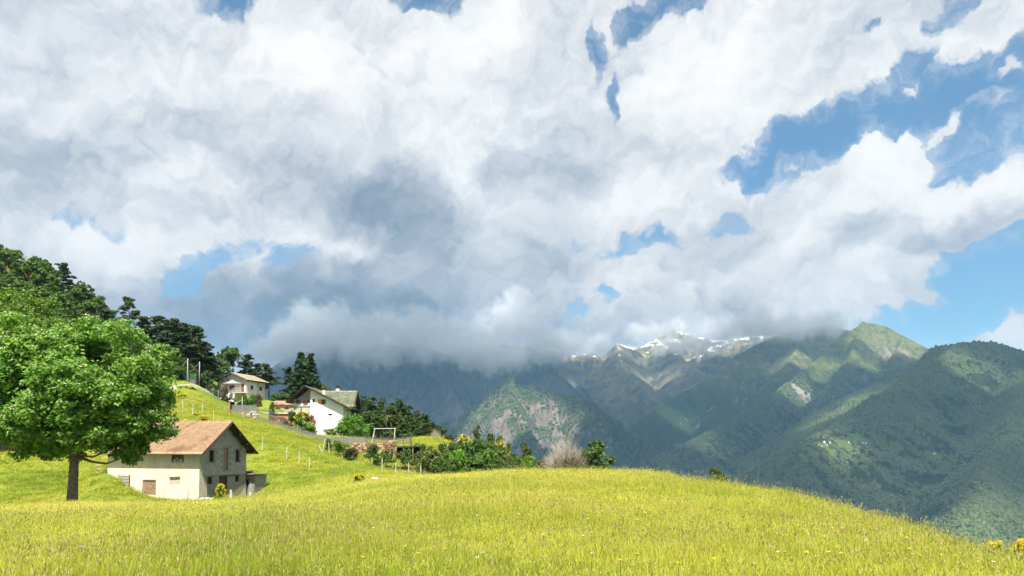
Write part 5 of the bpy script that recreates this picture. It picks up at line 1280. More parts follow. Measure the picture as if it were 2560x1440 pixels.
PR = dict(
    big=broadleaf(27, 15.6, 8.6, 7.3, 7.0, 64, 22, 94, .175, .36, L_BRIGHT, M_BARK, blossom=36, low=-.87, br=.26, cr=.37, rlo=.50, rhi=.82),
    tall=broadleaf(25, 20.0, 12.0, 8.2, 7.8, 40, 20, 80, .21, .4, L_YELLOWGREEN, M_BARK, br=.32, cr=.36, low=-.9),
    broadA=broadleaf(4, 12.0, 7.2, 4.6, 4.8, 13, 15, 50, .30, .28, L_YELLOWGREEN, M_BARK, br=.44),
    broadB=broadleaf(9, 6.0, 3.4, 3.3, 2.6, 12, 14, 46, .22, .18, L_BRIGHT, M_BARK, br=.42, low=-.9),
    broadC=broadleaf(14, 12.0, 6.8, 3.6, 5.2, 12, 14, 50, .26, .24, L_MID, M_BARK, br=.46),
    birchA=broadleaf(31, 13.0, 7.0, 2.6, 7.0, 32, 13, 44, .20, .16, L_DARK, M_BIRCH, br=.50, low=-.95, cone=.6, rlo=.3, rhi=.9),
    birchB=broadleaf(37, 13.0, 6.8, 3.0, 7.0, 34, 13, 44, .20, .17, L_DARK, M_BIRCH, br=.48, low=-.95, cone=.5, rlo=.3, rhi=.9),
    small=broadleaf(43, 4.0, 2.5, 1.35, 1.5, 10, 10, 40, .13, .09, L_MID, M_BARK, br=.5, low=-.9),
    pineA=pine(2, 12.0, 26, 3.1, .36), pineB=pine(6, 12.5, 30, 2.7, .28), pineC=pine(12, 11.0, 24, 3.5, .42), spruceA=spruce(5), spruceB=spruce(8, 14.0, 2.5),
    round=bush(26, L_BRIGHT, 4.0, 6.4, 80, 110, .2),
    bushA=bush(1, L_MID), bushB=bush(2, L_DARK, 2.2, 2.2), bushC=bush(3, L_BRIGHT, 1.8, 2.2), bushO=bush(6, L_OLIVE, 1.9, 2.2), bushBr=bush(7, L_BROWN, 1.6, 2.0),
    cone=bush(4, L_DARK, 2.8, 1.7, 40, 70, .12, cone=True), broom=bush(5, L_OLIVE, 1.6, 2.0, 34, 60, .10, L_YELLOW, 26, .25), broomF=bush(15, L_YELLOWGREEN, 1.6, 1.6, 34, 50, .09, L_YELLOW, 60, .02),
    rhodoY=bush(16, L_MID, 1.8, 2.0, 32, 60, .13, L_YELLOW, 34, .3), rhodoP=bush(17, L_MID, 1.7, 1.9, 30, 60, .12, L_PINK, 42, .2), rhodoW=bush(18, L_YELLOWGREEN, 1.6, 2.2, 30, 60, .13, L_CREAM, 26, .3), dead=dead_bush())
def plant(kind, name, label, cat, loc, h, w=None, rot=None, group=None, mat=None):
    pr = PR[kind]; sz = h / pr['H']; sx = (w / pr['W']) if w else sz
    rot = random.uniform(0, 6.28) if rot is None else rot
    t = thing(name, label, cat, tuple(loc), rot, group); t.scale = (sx, sx, sz)
    for pn, me in pr['parts']:
        o = link(pn, me, None, t)
        if mat is not None and pn in ('crown', 'foliage'):
            o.material_slots[0].link = 'OBJECT'; o.material_slots[0].material = mat
    return t
def px_plant(kind, name, label, cat, px, pyb, pyt, wpx, Y=None, group=None, mat=None, rot=None, sink=0.0):
    """stand a plant so that it fills the photograph's rows pyb..pyt; Y depth (else where the sight line meets the meadow)"""
    if Y is None: Y = ground_Y(px, pyb, 60, 150)
    g_ = on_ground(px, Y); zt = P(px, pyt, Y)[2]; zb = min(g_[2], P(px, pyb, Y)[2]) - sink
    return plant(kind, name, label, cat, (g_[0], Y, zb), zt - zb, wpx * Y / FPX if wpx else None, rot, group, mat)
def forest_tree(kind, name, label, px, pyt, target, Y0, Y1, group, mat=None, w=None):
    best = None
    for Y in np.linspace(Y0, Y1, 40):
        g_ = on_ground(px, Y); h = P(px, pyt, Y)[2] - g_[2]
        if best is None or abs(h - target) < best[0]: best = (abs(h - target), Y, g_, h)
    _, Y, g_, h = best
    h = min(max(h, target * .6), target * 1.7)
    return plant(kind, name, label, 'tree', (g_[0], Y, P(px, pyt, Y)[2] - h if h > target * 1.69 else g_[2]), h, w, None, group, mat)

# trees on their own
b_ = P(180, 1263, 60)
plant('big', 'broadleaf_tree', 'big round green tree with pale blossom standing in front of the barn', 'tree', (b_[0], b_[1], b_[2]), 15.7, 16.4, .6)
g_ = on_ground(10, 97); plant('tall', 'broadleaf_tree', 'yellow-green tree half out of frame behind the big tree', 'tree', g_, P(10, 718, 97)[2] - g_[2], 18.5, 1.0)
g_ = on_ground(-70, 92); plant('broadC', 'broadleaf_tree', 'shaded low tree at the very edge, left of the big tree', 'tree', g_, 11.0, 10.0, 2.0)
px_plant('spruceA', 'spruce_tree', 'left of two pointed dark spruces behind the white house', 'tree', 750, 1010, 880, 104, 172)
px_plant('spruceB', 'spruce_tree', 'right of two pointed dark spruces behind the white house', 'tree', 775, 1010, 884, 96, 176)
px_plant('pineB', 'pine_tree', 'pine with a bare pinkish trunk left of the two spruces', 'tree', 722, 1000, 922, 46, 178)
px_plant('broadC', 'broadleaf_tree', 'olive tree top showing right of the two spruces, above the white roof', 'tree', 806, 1040, 948, 60, 180, mat=L_OLIVE)
px_plant('round', 'broadleaf_tree', 'round bright green tree at the corner of the white house', 'tree', 880, 1097, 1043, 92, 137, rot=.5)
# the pine wood on the hill
fp = 'dark pine in the wood on the hillside'; fg = 'pines of the hillside wood'
ORD = ['first', 'second', 'third', 'fourth', 'fifth', 'sixth', 'seventh', 'eighth', 'ninth', 'tenth', 'eleventh', 'twelfth', 'thirteenth']
for i, (px, py) in enumerate([(512, 862), (492, 824), (470, 818), (452, 812), (432, 802), (408, 806), (385, 792), (352, 797), (318, 748), (262, 778), (150, 662)]):
    forest_tree(('pineA', 'pineB', 'pineC')[i % 3], 'pine_tree', ORD[i] + ' dark pine on the wooded skyline, counted from the upper house leftwards', px, py, 12.0, 158, 238, fg, w=6.4)
for i, (px, py) in enumerate([(340, 840), (380, 850), (415, 862), (440, 872), (470, 872), (500, 890), (300, 800), (240, 770), (215, 735), (365, 825), (398, 838), (460, 850), (485, 858), (428, 842), (195, 800), (250, 820), (225, 790), (285, 830), (330, 880), (370, 890), (400, 900), (520, 895), (445, 838), (478, 840)]):
    forest_tree(('pineA', 'pineB', 'pineC')[(i + 1) % 3], 'pine_tree', 'dark pine inside the hillside wood, below its skyline', px, py, 12.0, 158, 238, 'pines inside the hillside wood', w=5.6)
for i, (px, py, w_) in enumerate([(340, 925, 50), (372, 930, 46), (402, 936, 50), (430, 942, 46), (455, 946, 40), (485, 950, 40), (512, 954, 40), (418, 920, 50), (448, 926, 50), (478, 932, 44), (360, 905, 50), (505, 938, 40)]):
    px_plant(('bushB', 'bushA')[i % 2], 'undergrowth_bush', 'dark undergrowth bush at the foot of the hillside pines', 'bush', px, py + 6, py - 26, w_, 155 + 2 * (i % 4), 'undergrowth under the pines', mat=L_DARK)
for i, (px, py) in enumerate([(0, 612), (30, 628), (62, 640), (95, 642), (125, 660), (20, 680), (70, 700), (115, 700), (-40, 600)]):
    forest_tree(('broadC', 'birchB', 'broadA')[i % 3], 'broadleaf_tree', 'dark leafy tree at the top edge of the hillside wood', px, py, 14.0, 165, 260, 'leafy trees of the hillside wood', mat=(L_MID, L_DARK)[i % 2])
for i, (px, py) in enumerate([(188, 692), (205, 705), (170, 720), (232, 738), (195, 760), (280, 790), (160, 780), (130, 760), (90, 770), (40, 760), (-20, 720), (60, 820), (10, 830), (110, 840), (180, 830), (230, 830), (270, 850), (310, 880), (150, 900), (60, 900), (100, 730), (150, 725), (80, 740), (205, 870), (255, 890)]):
    forest_tree(('birchB', 'broadC')[i % 2], 'broadleaf_tree', 'olive-green leafy tree among the pines of the hillside wood', px, py, 12.5, 150, 240, 'leafy trees among the pines', mat=(L_OLIVE, L_MID)[i % 2])
for i, (px, py) in enumerate([(388, 878), (408, 892), (428, 908), (446, 924)]):
    px_plant(('broadC', 'birchB')[i % 2], 'broadleaf_tree', ORD[i] + ' leafy tree, counted downhill, at the wood edge above the lane', 'tree', px, py + 80, py, 60, 146 + 2 * i, 'leafy trees above the lane', mat=(L_MID, L_DARK)[i % 2])
px_plant('broadC', 'broadleaf_tree', 'tall leafy tree above the left roof edge of the upper house', 'tree', 566, 965, 858, 58, 185, mat=L_DARK)
px_plant('broadC', 'broadleaf_tree', 'lighter bushy tree between pines and the upper house', 'tree', 545, 975, 898, 66, 178, mat=L_MID)
px_plant('pineA', 'pine_tree', 'small pine behind the ridge of the upper house', 'tree', 612, 960, 888, 62, 190); px_plant('pineC', 'pine_tree', 'broad pine behind the right end of the upper house', 'tree', 672, 1000, 915, 62, 182); px_plant('pineB', 'pine_tree', 'slim pine top between the two pines behind the upper house', 'tree', 645, 985, 912, 48, 188)
px_plant('broadC', 'broadleaf_tree', 'low leafy tree between the pines at the steel poles', 'tree', 525, 965, 885, 55, 182, mat=L_DARK)
for i, (px, py) in enumerate([(885, 978), (905, 972), (928, 985), (952, 976), (978, 1000), (1000, 982), (1020, 1008), (1040, 1012), (1060, 1030), (1082, 1045), (1103, 1062), (1120, 1078)]):
    px_plant(('birchA', 'birchB')[i % 2], 'birch_tree', ORD[i] + ' leafy tree from the white house in the row behind the lawn', 'tree', px, 1120, py, 50 + 9 * (i % 3), 158 + 6 * (i % 4), 'trees behind the garden', mat=(L_DARK, L_OLIVE, L_DARK)[i % 3])
for i, (px, py) in enumerate([(940, 1015), (990, 1030), (1030, 1040), (1075, 1066), (915, 1020), (965, 1025), (1010, 1045), (1055, 1062), (1095, 1080)]):
    px_plant(('birchB', 'birchA')[i % 2], 'birch_tree', 'lower leafy tree filling the row behind the lawn', 'tree', px, 1120, py, 58, 156 + 5 * (i % 3), 'lower trees behind the garden', mat=(L_DARK, L_OLIVE)[i % 2])
# gardens
px_plant('cone', 'cone_shrub', 'dark cone-shaped shrub at the left end of the stone wall', 'shrub', 822, 1141, 1096, 28, 113)
px_plant('small', 'small_tree', 'pale green bushy tree in front of the stone wall', 'tree', 860, 1152, 1097, 46, 111.5, mat=L_BRIGHT)
for i, (px, pb, ptop, w_, lab) in enumerate([(927, 1168, 1107, 40, 'first small garden tree, touching the end of the stone wall'), (967, 1180, 1120, 44, 'second small garden tree, in front of the flat-roofed shelter'), (1014, 1187, 1117, 42, 'third small garden tree, under the shelter roof edge'), (1041, 1190, 1122, 38, 'fourth small garden tree, beside the dense bushes')]):
    px_plant('small', 'small_tree', lab, 'tree', px, pb, ptop, w_, 103 - 3.5 * i, 'small garden trees', mat=(L_DARK, L_MID, L_MID, L_OLIVE)[i])
blab = ['olive bush at the left end of the dense bushes', 'dark bush next to the olive one', 'tall bush under the yellow broom', 'broad bush in the middle of the dense bushes', 'tallest green bush of the dense row', 'bush below the lone slim tree', 'bush on the right slope of the dense row', 'lower bush towards the meadow crest', 'small fresh green bush near the slim tree at the crest', 'last low bush of the dense row', 'bright low bush at the foot of the dense row', 'spreading low bush in front of the dense row', 'fir-like low bush in front of the dense row']
for i, (kind, px, pb, ptop, w_, Y, mt) in enumerate([('bushO', 1082, 1196, 1124, 72, 84, None), ('bushB', 1108, 1195, 1112, 60, 86, None), ('bushA', 1138, 1193, 1106, 70, 88, L_DARK), ('bushA', 1168, 1191, 1108, 72, 86, None), ('bushA', 1200, 1190, 1098, 78, 90, L_DARK), ('bushO', 1230, 1188, 1112, 70, 88, L_MID), ('bushO', 1258, 1188, 1126, 60, 84, None), ('bushA', 1283, 1187, 1136, 54, 80, None),
        ('bushC', 1322, 1184, 1142, 46, 74, L_YELLOWGREEN), ('bushC', 1302, 1187, 1146, 44, 76, L_MID), ('bushC', 1130, 1196, 1148, 54, 76, L_MID), ('bushA', 1190, 1192, 1140, 70, 76, None), ('bushB', 1245, 1190, 1148, 64, 74, None)]):
    px_plant(kind, 'bush', blab[i], 'bush', px, pb, ptop, w_, Y, 'dense bushes at the meadow edge', mat=mt)
for i, (px, pb, ptop, w_, Y, lab) in enumerate([(1065, 1192, 1140, 50, 88, 'mid-green bush filling the gap beside the fourth garden tree'), (1150, 1195, 1128, 70, 79, 'broad mid-green bush at the front of the dense bushes'), (1215, 1192, 1122, 76, 79, 'broad fresh bush front centre of the dense bushes'), (1272, 1190, 1140, 60, 76, 'front bush sloping down towards the crest'), (1342, 1186, 1156, 44, 70, 'lowest green bush before the bare-twigged shrub'), (1100, 1198, 1150, 50, 78, 'low green bush at the front left of the dense bushes')]):
    px_plant(('bushA', 'bushC')[i % 2], 'bush', lab, 'bush', px, pb, ptop, w_, Y, 'dense bushes at the meadow edge', mat=(L_MID, L_BRIGHT, L_MID, L_OLIVE, L_MID, L_MID)[i])
px_plant('broom', 'broom_bush', 'large yellow-flowering broom on top of the dense bushes', 'bush', 1160, 1150, 1096, 88, 95, 'flowering broom'); px_plant('broom', 'broom_bush', 'yellow-flowering broom on the falling right side of the dense bushes', 'bush', 1248, 1160, 1112, 66, 96, 'flowering broom'); px_plant('broom', 'broom_bush', 'yellow-flowering broom at the left of the dense bushes beside the lawn', 'bush', 1128, 1150, 1112, 50, 97, 'flowering broom')
px_plant('birchA', 'slim_tree', 'lone slim tree rising above the yellow broom', 'tree', 1192, 1135, 1056, 34, 112, mat=L_OLIVE); px_plant('birchB', 'slim_tree', 'lone slim tree at the meadow crest before the rocky peak', 'tree', 1313, 1182, 1090, 40, 88, mat=L_OLIVE)
px_plant('bushB', 'bush', 'dark bush behind the broom, right of the lone slim tree', 'bush', 1222, 1135, 1086, 46, 112); px_plant('bushB', 'bush', 'dark bush on the skyline right of the broom', 'bush', 1248, 1140, 1094, 44, 110); px_plant('bushB', 'bush', 'small dark bush lowest on that skyline', 'bush', 1272, 1150, 1112, 34, 108)
px_plant('dead', 'dead_shrub', 'large bleached bare-twigged shrub on the meadow crest', 'shrub', 1415, 1182, 1092, 128, 62, rot=.3); px_plant('bushB', 'bush', 'dark green bush right beside the bare-twigged shrub', 'bush', 1490, 1186, 1106, 108, 66, mat=L_DARK); px_plant('bushBr', 'bush', 'low brownish bush left of the bare-twigged shrub', 'bush', 1362, 1186, 1150, 60, 63)
px_plant('dead', 'dead_shrub', 'thin pale dead sapling before the birches', 'shrub', 1088, 1112, 1070, 40, 140)
px_plant('bushB', 'bush', 'single small dark bush on the bare meadow skyline', 'bush', 1790, 1212, 1172, 58, 52); px_plant('bushO', 'bush', 'tiny olive tuft of a bush on the meadow skyline', 'bush', 1634, 1190, 1174, 34, 58)
px_plant('broomF', 'broom_bush', 'yellow-flowered bush at the lower corner, partly hidden by the crest', 'bush', 2475, 1400, 1356, 70, 21, 'yellow bushes at the lower corner', sink=.1); px_plant('broomF', 'broom_bush', 'yellow-flowered bush cut by the frame at the lower corner', 'bush', 2545, 1425, 1352, 60, 18, 'yellow bushes at the lower corner', sink=.1)
px_plant('broomF', 'broom_bush', 'bright yellow broom beside the pipe barrier', 'bush', 900, 1209, 1185, 34, 71); px_plant('broomF', 'broom_bush', 'bright yellow upright bush before the dark barn door', 'bush', 555, 1252, 1211, 28, 75.6)
px_plant('broomF', 'broom_bush', 'yellow broom beside the lane below the steel poles', 'bush', 470, 986, 964, 52, 142); px_plant('broomF', 'broom_bush', 'yellow broom at the garden fence end of the lane', 'bush', 489, 984, 970, 26, 145); px_plant('broom', 'broom_bush', 'yellow broom at the edge of the big tree crown', 'bush', 455, 1012, 986, 36, 132)
px_plant('broomF', 'broom_bush', 'smaller upper clump of yellow broom in the pasture above the barn', 'bush', 491, 1042, 1032, 20, None); px_plant('broomF', 'broom_bush', 'larger lower clump of yellow broom in the pasture above the barn', 'bush', 509, 1053, 1040, 24, None)
px_plant('bushB', 'rhododendron', 'dark rhododendron nearest the arch of the white house', 'bush', 731, 1084, 1030, 48, 139); px_plant('rhodoY', 'rhododendron', 'yellow-flowering rhododendron before the arch', 'bush', 757, 1080, 1033, 46, 137.5); px_plant('rhodoP', 'rhododendron', 'pink-red flowering rhododendron against the white wall', 'bush', 778, 1075, 1040, 36, 139); px_plant('rhodoW', 'rhododendron', 'pale-blossomed low rhododendron above the picket fence', 'bush', 768, 1095, 1058, 56, 136)
px_plant('rhodoW', 'rhododendron', 'low flowering bush at the garage door of the white house', 'bush', 829, 1094, 1072, 40, 136)
for (kind, px, pb, ptop, w_, Y, lab, mt) in [('bushBr', 560, 1000, 966, 22, 162, 'brownish climbing rose at the front corner of the upper house', None), ('bushA', 607, 1018, 986, 34, 152, 'round green bush below the balcony of the upper house', L_MID), ('bushC', 629, 1012, 988, 22, 156, 'light green bush by the garage of the upper house', None), ('bushBr', 645, 1012, 986, 24, 157, 'brownish shrub by the garage of the upper house', None),
        ('bushA', 530, 998, 974, 42, 158, 'pale shrub inside the leaning wire fence', L_MID), ('bushA', 686, 1006, 984, 40, 168, 'green bush right of the upper house', L_MID), ('bushA', 712, 1006, 984, 40, 168, 'green bush between upper house and outbuilding', L_MID), ('bushB', 680, 1024, 1006, 16, 150, 'small dark potted shrub by the orange-brown roof', None), ('bushB', 1058, 1150, 1112, 30, 106, 'dark shrub at the right end of the flat-roofed shelter', None), ('bushC', 1045, 1130, 1108, 26, 116, 'bright leafy shrub at the corner of the dark metal railing', L_BRIGHT),
        ('bushB', 945, 1172, 1140, 34, 106, 'dark undergrowth bush between first and second garden trees', None), ('bushBr', 880, 1158, 1120, 40, 112.6, 'dry brownish shrub hanging on the stone wall', None), ('bushO', 990, 1190, 1165, 22, 98, 'low olive shrub by the stone edging', None)]:
    px_plant(kind, 'bush', lab, 'bush', px, pb, ptop, w_, Y, mat=mt)
for fb, pr in zip(FLOWER_BOXES, ('rhodoP', 'rhodoP', 'rhodoP', 'rhodoP')):
    for pn, me in PR[pr]['parts']:
        if pn == 'stems': continue
        o = link('flowers' if pn == 'blossom' else 'leaves', me, None, fb); o.scale = (.42, .2, .3); o.location = (0, 0, .1)

# ------------------------------------------------------------------ meadow grass and flowers (uncountable)
def grass_mat():
    q = new_mat('meadow_grass_blade')
    g = q.node('ShaderNodeNewGeometry'); oi = q.node('ShaderNodeObjectInfo'); pos = g.outputs['Position']
    n = q.noise(pos, 0.07, 4.0, 0.6); n2 = q.noise(pos, 0.9, 3.0, 0.6)
    n3 = q.noise(pos, 0.022, 3.0, 0.6); py_ = q.node('ShaderNodeSeparateXYZ', {0: pos}).outputs[1]
    n = q.m('ADD', q.m('MULTIPLY_ADD', q.m('SUBTRACT', n, 0.5), 2.1, 0.5), q.m('MULTIPLY', q.m('SUBTRACT', n3, 0.5), 1.1)); n = q.m('ADD', n, q.mr(py_, 66, 84, -0.02, -0.20))
    v = q.m('ADD', q.m('MULTIPLY', g.outputs['Random Per Island'], 0.30), q.m('ADD', q.m('MULTIPLY', oi.outputs['Random'], 0.14), q.m('ADD', q.m('MULTIPLY', n, 0.62), q.m('MULTIPLY', n2, 0.25))))
    col = q.ramp(v, [(0.26, (.16, .245, .02)), (0.45, (.305, .365, .03)), (0.60, (.425, .425, .042)), (0.78, (.50, .47, .07)), (0.97, (.49, .40, .11))])
    d = q.node('ShaderNodeBsdfPrincipled', {'Roughness': .55}); d.inputs['Specular IOR Level'].default_value = .25; q.l.new(col, d.inputs['Base Color'])
    t = q.node('ShaderNodeBsdfTranslucent'); q.l.new(col, t.inputs[0])
    mx = q.node('ShaderNodeMixShader', {0: .4}); q.l.new(d.outputs[0], mx.inputs[1]); q.l.new(t.outputs[0], mx.inputs[2]); q.l.new(mx.outputs[0], q.out.inputs[0])
    return q.mat
M_GRASS = grass_mat()
M_SEED = leaf_mat('grass_seed_head', (.24, .22, .05), (.33, .31, .08), (.42, .37, .13), trans=.4)
M_HERB = leaf_mat('meadow_herb_leaf', (.05, .12, .012), (.09, .19, .018), (.16, .26, .03))
GC = bpy.data.collections.new('grass_sources')
def tuft(seed, n, h, spread, wid, seeds=0, mats=None):
    rng = np.random.default_rng(seed); v, f, mi = [], [], []
    for i in range(n):
        a = rng.uniform(0, 6.283); b = np.array((rng.normal() * spread, rng.normal() * spread, 0)); hh = h * rng.uniform(.55, 1.15); lean = rng.uniform(.05, .5) * hh
        d = np.array((math.cos(a), math.sin(a), 0)); s = np.array((-d[1], d[0], 0)) * wid * rng.uniform(.7, 1.3)
        k_ = len(v); p1 = b + d * lean * .25 + np.array((0, 0, hh * .5)); p2 = b + d * lean + np.array((0, 0, hh * (1 - .12 * lean / hh)))
        v += [b - s, b + s, p1 + s * .8, p1 - s * .8, p2]; f += [(k_, k_ + 1, k_ + 2, k_ + 3), (k_ + 3, k_ + 2, k_ + 4)]; mi += [0, 0]
        if i < seeds:
            k_ = len(v); q_ = p2 + np.array((0, 0, .02)); w_ = s / wid * .008
            v += [q_ - w_ * .3, q_ + w_ + np.array((0, 0, .04)), q_ + d * .015 + np.array((0, 0, .075)), q_ - w_ + np.array((0, 0, .04))]; f += [(k_, k_ + 1, k_ + 2, k_ + 3)]; mi += [1]
    me = bpy.data.meshes.new('tuft'); me.from_pydata([tuple(x) for x in v], [], f)
    for m_ in mats or (M_GRASS, M_SEED): me.materials.append(m_)
    me.polygons.foreach_set('material_index', np.array(mi, dtype=np.int32)); me.update()
    o = bpy.data.objects.new('tuft_%02d' % seed, me); GC.objects.link(o); return o
for s_ in range(3): tuft(s_, 54, .34, .085, .0032, 2)
for s_ in range(3, 6): tuft(s_, 44, .41, .09, .003, 5)
for s_ in range(6, 8): tuft(s_, 56, .25, .10, .004, 0)
tuft(8, 16, .20, .10, .016, 0, (M_HERB, M_SEED)); tuft(9, 34, .50, .085, .0028, 9)
def scatter(name, label, pts, scl, idx, coll, rots, kind='stuff'):
    n = len(pts); me = bpy.data.meshes.new(name); me.vertices.add(n); me.vertices.foreach_set('co', np.asarray(pts, np.float32).ravel())
    a = me.attributes.new('scl', 'FLOAT_VECTOR', 'POINT'); a.data.foreach_set('vector', np.asarray(scl, np.float32).ravel())
    a = me.attributes.new('rt', 'FLOAT_VECTOR', 'POINT'); a.data.foreach_set('vector', np.asarray(rots, np.float32).ravel())
    a = me.attributes.new('pick', 'INT', 'POINT'); a.data.foreach_set('value', np.asarray(idx, np.int32))
    g = bpy.data.node_groups.new('scatter_' + name, 'GeometryNodeTree')
    g.interface.new_socket('Geometry', in_out='INPUT', socket_type='NodeSocketGeometry'); g.interface.new_socket('Geometry', in_out='OUTPUT', socket_type='NodeSocketGeometry')
    q = NT(g); gi, go = q.node('NodeGroupInput'), q.node('NodeGroupOutput')
    def attr(nm, ty):
        x = q.node('GeometryNodeInputNamedAttribute', data_type=ty); x.inputs['Name'].default_value = nm; return x.outputs[0]
    ci = q.node('GeometryNodeCollectionInfo'); ci.inputs['Collection'].default_value = coll; ci.inputs['Separate Children'].default_value = True; ci.inputs['Reset Children'].default_value = True
    ip = q.node('GeometryNodeInstanceOnPoints'); q.l.new(gi.outputs[0], ip.inputs['Points']); q.l.new(ci.outputs[0], ip.inputs['Instance']); ip.inputs['Pick Instance'].default_value = True
    q.l.new(attr('pick', 'INT'), ip.inputs['Instance Index']); q.l.new(attr('rt', 'FLOAT_VECTOR'), ip.inputs['Rotation']); q.l.new(attr('scl', 'FLOAT_VECTOR'), ip.inputs['Scale'])
    q.l.new(ip.outputs[0], go.inputs[0])
    o = link(name, me, None, None, kind=kind, label=label); md = o.modifiers.new('scatter', 'NODES'); md.node_group = g
    return o
def on_building(x, y):
    """footprints kept free of grass"""
    bad = np.zeros(len(x), bool)
    inv = BM.inverted(); bx = inv[0][0] * x + inv[0][1] * y + inv[0][3]; by = inv[1][0] * x + inv[1][1] * y + inv[1][3]
    bad |= (bx > -12.1) & (bx < .1) & (by > -.05) & (by < 7.7); bad |= (bx > 0) & (bx < 2.4) & (by > 8) & (by < 10.4)
    hx, hy, _ = P(858, 1087, 150); bad |= (x > hx - 17) & (x < hx + .2) & (y > hy) & (y < hy + 9)
    hx, hy, _ = P(615, 1006, 165); bad |= (x > hx - 9) & (x < hx + 3) & (y > hy - 1) & (y < hy + 9)
    return bad
gr = np.random.default_rng(99)
def polar_pts(r0, r1, a0, a1, dens):
    A_ = R(a1 - a0) * (r1 * r1 - r0 * r0) / 2; n = int(A_ * dens)
    r = np.sqrt(gr.uniform(r0 * r0, r1 * r1, n)); a = np.radians(gr.uniform(a0, a1, n)); return r * np.sin(a), r * np.cos(a)
def grass(name, label, bands):
    X, Y, Sx, Sz = [], [], [], []
    for (r0, r1, a0, a1, dens, sx_, sz_) in bands:
        x, y = polar_pts(r0, r1, a0, a1, dens); X.append(x); Y.append(y)
        clump = .82 + .5 * fbm(x * .5, y * .5, 3) + .5 * fbm(x * .11 + 4, y * .11, 2); n = len(x)
        Sx.append(sx_ * gr.uniform(.75, 1.3, n)); Sz.append(sz_ * gr.uniform(.7, 1.25, n) * np.clip(clump, .45, 1.4))
    X, Y, Sx, Sz = map(np.concatenate, (X, Y, Sx, Sz)); keep = ~on_building(X, Y); X, Y, Sx, Sz = X[keep], Y[keep], Sx[keep], Sz[keep]
    Z = ground(X, Y) - .015; n = len(X)
    nz_ = fbm(X * .16 + 9, Y * .16, 3) + gr.normal(0, .35, n)
    idx = np.where(nz_ > .55, gr.integers(8, 10, n), np.where(nz_ > .0, gr.integers(3, 6, n), np.where(nz_ > -.45, gr.integers(0, 3, n), gr.integers(6, 8, n))))
    rots = np.stack([gr.normal(0, .1, n), gr.normal(0, .1, n) , gr.uniform(0, 6.283, n)], -1)
    print(name, n)
    return scatter(name, label, np.stack([X, Y, Z], -1), np.stack([Sx, Sx, Sz], -1), idx, GC, rots)
grass('meadow_grass', 'tall yellow-green hay grass of the foreground meadow', [(6.5, 13, -38, 40, 62, 1.0, .9), (13, 22, -38, 39, 36, 1.25, .95), (22, 38, -38, 37, 16, 1.9, 1.0), (38, 76, -38, 12, 7.5, 2.8, .8)])
grass('pasture_grass', 'grass of the hillside pasture behind the barn', [(76, 100, -38, 4, 3.2, 4.2, .9), (100, 150, -38, -3, 1.6, 5.5, 1.0)])
FC = bpy.data.collections.new('flower_sources')
def flower(i, mat, r, n, h):
    rng = np.random.default_rng(50 + i); v, f, mi = [], [], []
    s = .004; v += [(-s, 0, 0), (s, 0, 0), (s, 0, h), (-s, 0, h)]; f += [(0, 1, 2, 3)]; mi += [0]
    for k_ in range(n):
        a = 6.283 * k_ / n; b = len(v); z = h + r * .25 * rng.uniform(-.3, 1)
        v += [(0, 0, h), (math.cos(a - .35) * r * .8, math.sin(a - .35) * r * .8, z), (math.cos(a) * r, math.sin(a) * r, z + r * .2), (math.cos(a + .35) * r * .8, math.sin(a + .35) * r * .8, z)]; f += [(b, b + 1, b + 2, b + 3)]; mi += [1]
    me = bpy.data.meshes.new('flower'); me.from_pydata(v, [], f); me.materials.append(M_HERB); me.materials.append(mat); me.polygons.foreach_set('material_index', np.array(mi, dtype=np.int32))
    FC.objects.link(bpy.data.objects.new('flower_%02d' % i, me))
flower(0, L_YELLOW, .024, 7, .36); flower(1, leaf_mat('white_meadow_petal', (.62, .60, .55), (.72, .71, .68), (.8, .8, .78)), .024, 8, .36)
flower(2, leaf_mat('violet_petal', (.22, .14, .36), (.34, .22, .50), (.48, .36, .60)), .03, 8, .38); flower(3, leaf_mat('pink_clover_petal', (.5, .26, .26), (.62, .36, .34), (.70, .48, .44)), .03, 8, .34); flower(4, leaf_mat('rust_sorrel', (.30, .09, .04), (.40, .14, .06), (.48, .2, .1)), .03, 6, .55)
def flowers():
    X, Y, I = [], [], []
    for (n, px0, px1, Y0, Y1, w_) in [(260, 900, 2560, 8, 20, (.62, .22, .02, .10, .04)), (150, 1300, 2560, 18, 34, (.5, .4, .03, .02, .05)), (100, 0, 1300, 8, 24, (.6, .1, .06, .14, .1)), (90, 0, 1300, 24, 60, (.4, .05, .0, .05, .5))]:
        y = gr.uniform(Y0, Y1, n); px = gr.uniform(px0, px1, n); cl = gr.normal(0, 1, n)
        x = (px - 1280) / FPX * y; keep = fbm(x * .4 + 2, y * .4, 2) + .4 * gr.random(n) > .12
        X.append(x[keep]); Y.append(y[keep]); I.append(gr.choice(5, keep.sum(), p=np.array(w_) / sum(w_)))
    X, Y, I = map(np.concatenate, (X, Y, I)); n = len(X); s_ = gr.uniform(.7, 1.2, n)
    scatter('wildflowers', 'scattered yellow, white and violet meadow flowers', np.stack([X, Y, ground(X, Y)], -1), np.stack([s_, s_, s_ * gr.uniform(.75, 1.05, n)], -1), I, FC, np.stack([gr.normal(0, .15, n), gr.normal(0, .15, n), gr.uniform(0, 6.28, n)], -1))
flowers()

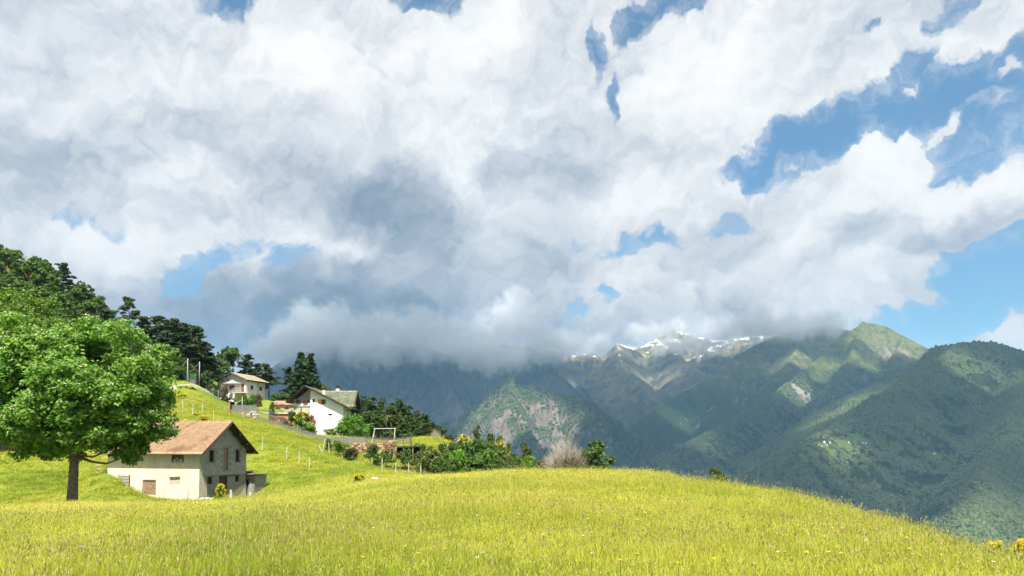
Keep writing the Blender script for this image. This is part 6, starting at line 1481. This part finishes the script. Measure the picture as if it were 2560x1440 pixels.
# ------------------------------------------------------------------ far woods on the mountainsides
TC = bpy.data.collections.new('far_tree_sources')
L_FAR = leaf_mat('far_woodland_crown', (.013, .027, .010), (.033, .053, .016), (.066, .088, .026), trans=0.0, patch=.004)
for i in range(4):
    me = bpy.data.meshes.new('far_crown'); bm = bmesh.new(); bmesh.ops.create_icosphere(bm, subdivisions=2 if i < 3 else 1, radius=1)
    for v in bm.verts:
        v.co *= 1 + .55 * mnoise.noise(v.co * 1.9 + Vector((i * 7.3, 0, 0))); v.co.z = v.co.z * (1.15 if i != 2 else 1.6) + .6
    bm.to_mesh(me); bm.free(); me.materials.append(L_FAR); TC.objects.link(bpy.data.objects.new('far_crown_%d' % i, me))
def woods(mt, label, n, px0, px1, py0, py1, avoid, size, zmax=1e9):
    """crowns over the slope where it faces the camera"""
    r_ = np.random.default_rng(int(size * 10))
    i, j = r_.integers(1, len(mt.xs) - 2, n * 6), r_.integers(1, len(mt.ys) - 2, n * 6)
    x = mt.xs[i] + r_.uniform(0, mt.step, len(i)); y = mt.ys[j] + r_.uniform(0, mt.step, len(i)); z = mt.sample(x, y)
    gx = (mt.Z[i + 1, j] - mt.Z[i - 1, j]) / (2 * mt.step); gy = (mt.Z[i, j + 1] - mt.Z[i, j - 1]) / (2 * mt.step)
    face = (gx * x + gy * y - z) > 0                                        # slope turned to the viewer
    cp, sp = math.cos(PITCH), math.sin(PITCH); fw = y * cp + z * sp; upv = z * cp - y * sp
    px, py = 1280 + FPX * x / fw, CY0 - FPX * upv / fw
    ok = face & (px > px0) & (px < px1) & (py > py0) & (py < py1) & (z < zmax) & (np.hypot(gx, gy) < 1.5)
    for (c_, rad, _c, jit) in avoid: ok &= np.hypot(x - c_[0], y - c_[1]) > rad * .95 + r_.normal(0, rad * .25, len(x))
    ok &= fbm(x / 260, y / 260, 3) + r_.normal(0, .25, len(x)) > -.42
    k_ = np.nonzero(ok)[0][:n]; x, y, z = x[k_], y[k_], z[k_]; m_ = len(k_); print('woods', m_)
    s_ = size * r_.uniform(.6, 1.35, m_)
    return scatter('woodland', label, np.stack([x, y, z - .2 * s_], -1), np.stack([s_, s_, s_ * r_.uniform(.8, 1.3, m_)], -1), r_.integers(0, 4, m_), TC, np.stack([np.zeros(m_), np.zeros(m_), r_.uniform(0, 6.28, m_)], -1))
woods(MT_NEAR, 'dense woods covering the nearest mountainside', 90000, 1500, 2680, 830, 1500, near_p, 7.0)
woods(MT_PEAK, 'woods on the lower flanks of the pointed mountain', 30000, 1500, 2400, 850, 1250, peak_p, 9.0, 620)
woods(MT_ROCK, 'scattered woods on the rocky pyramid peak', 6000, 1000, 1750, 940, 1250, [], 7.5)
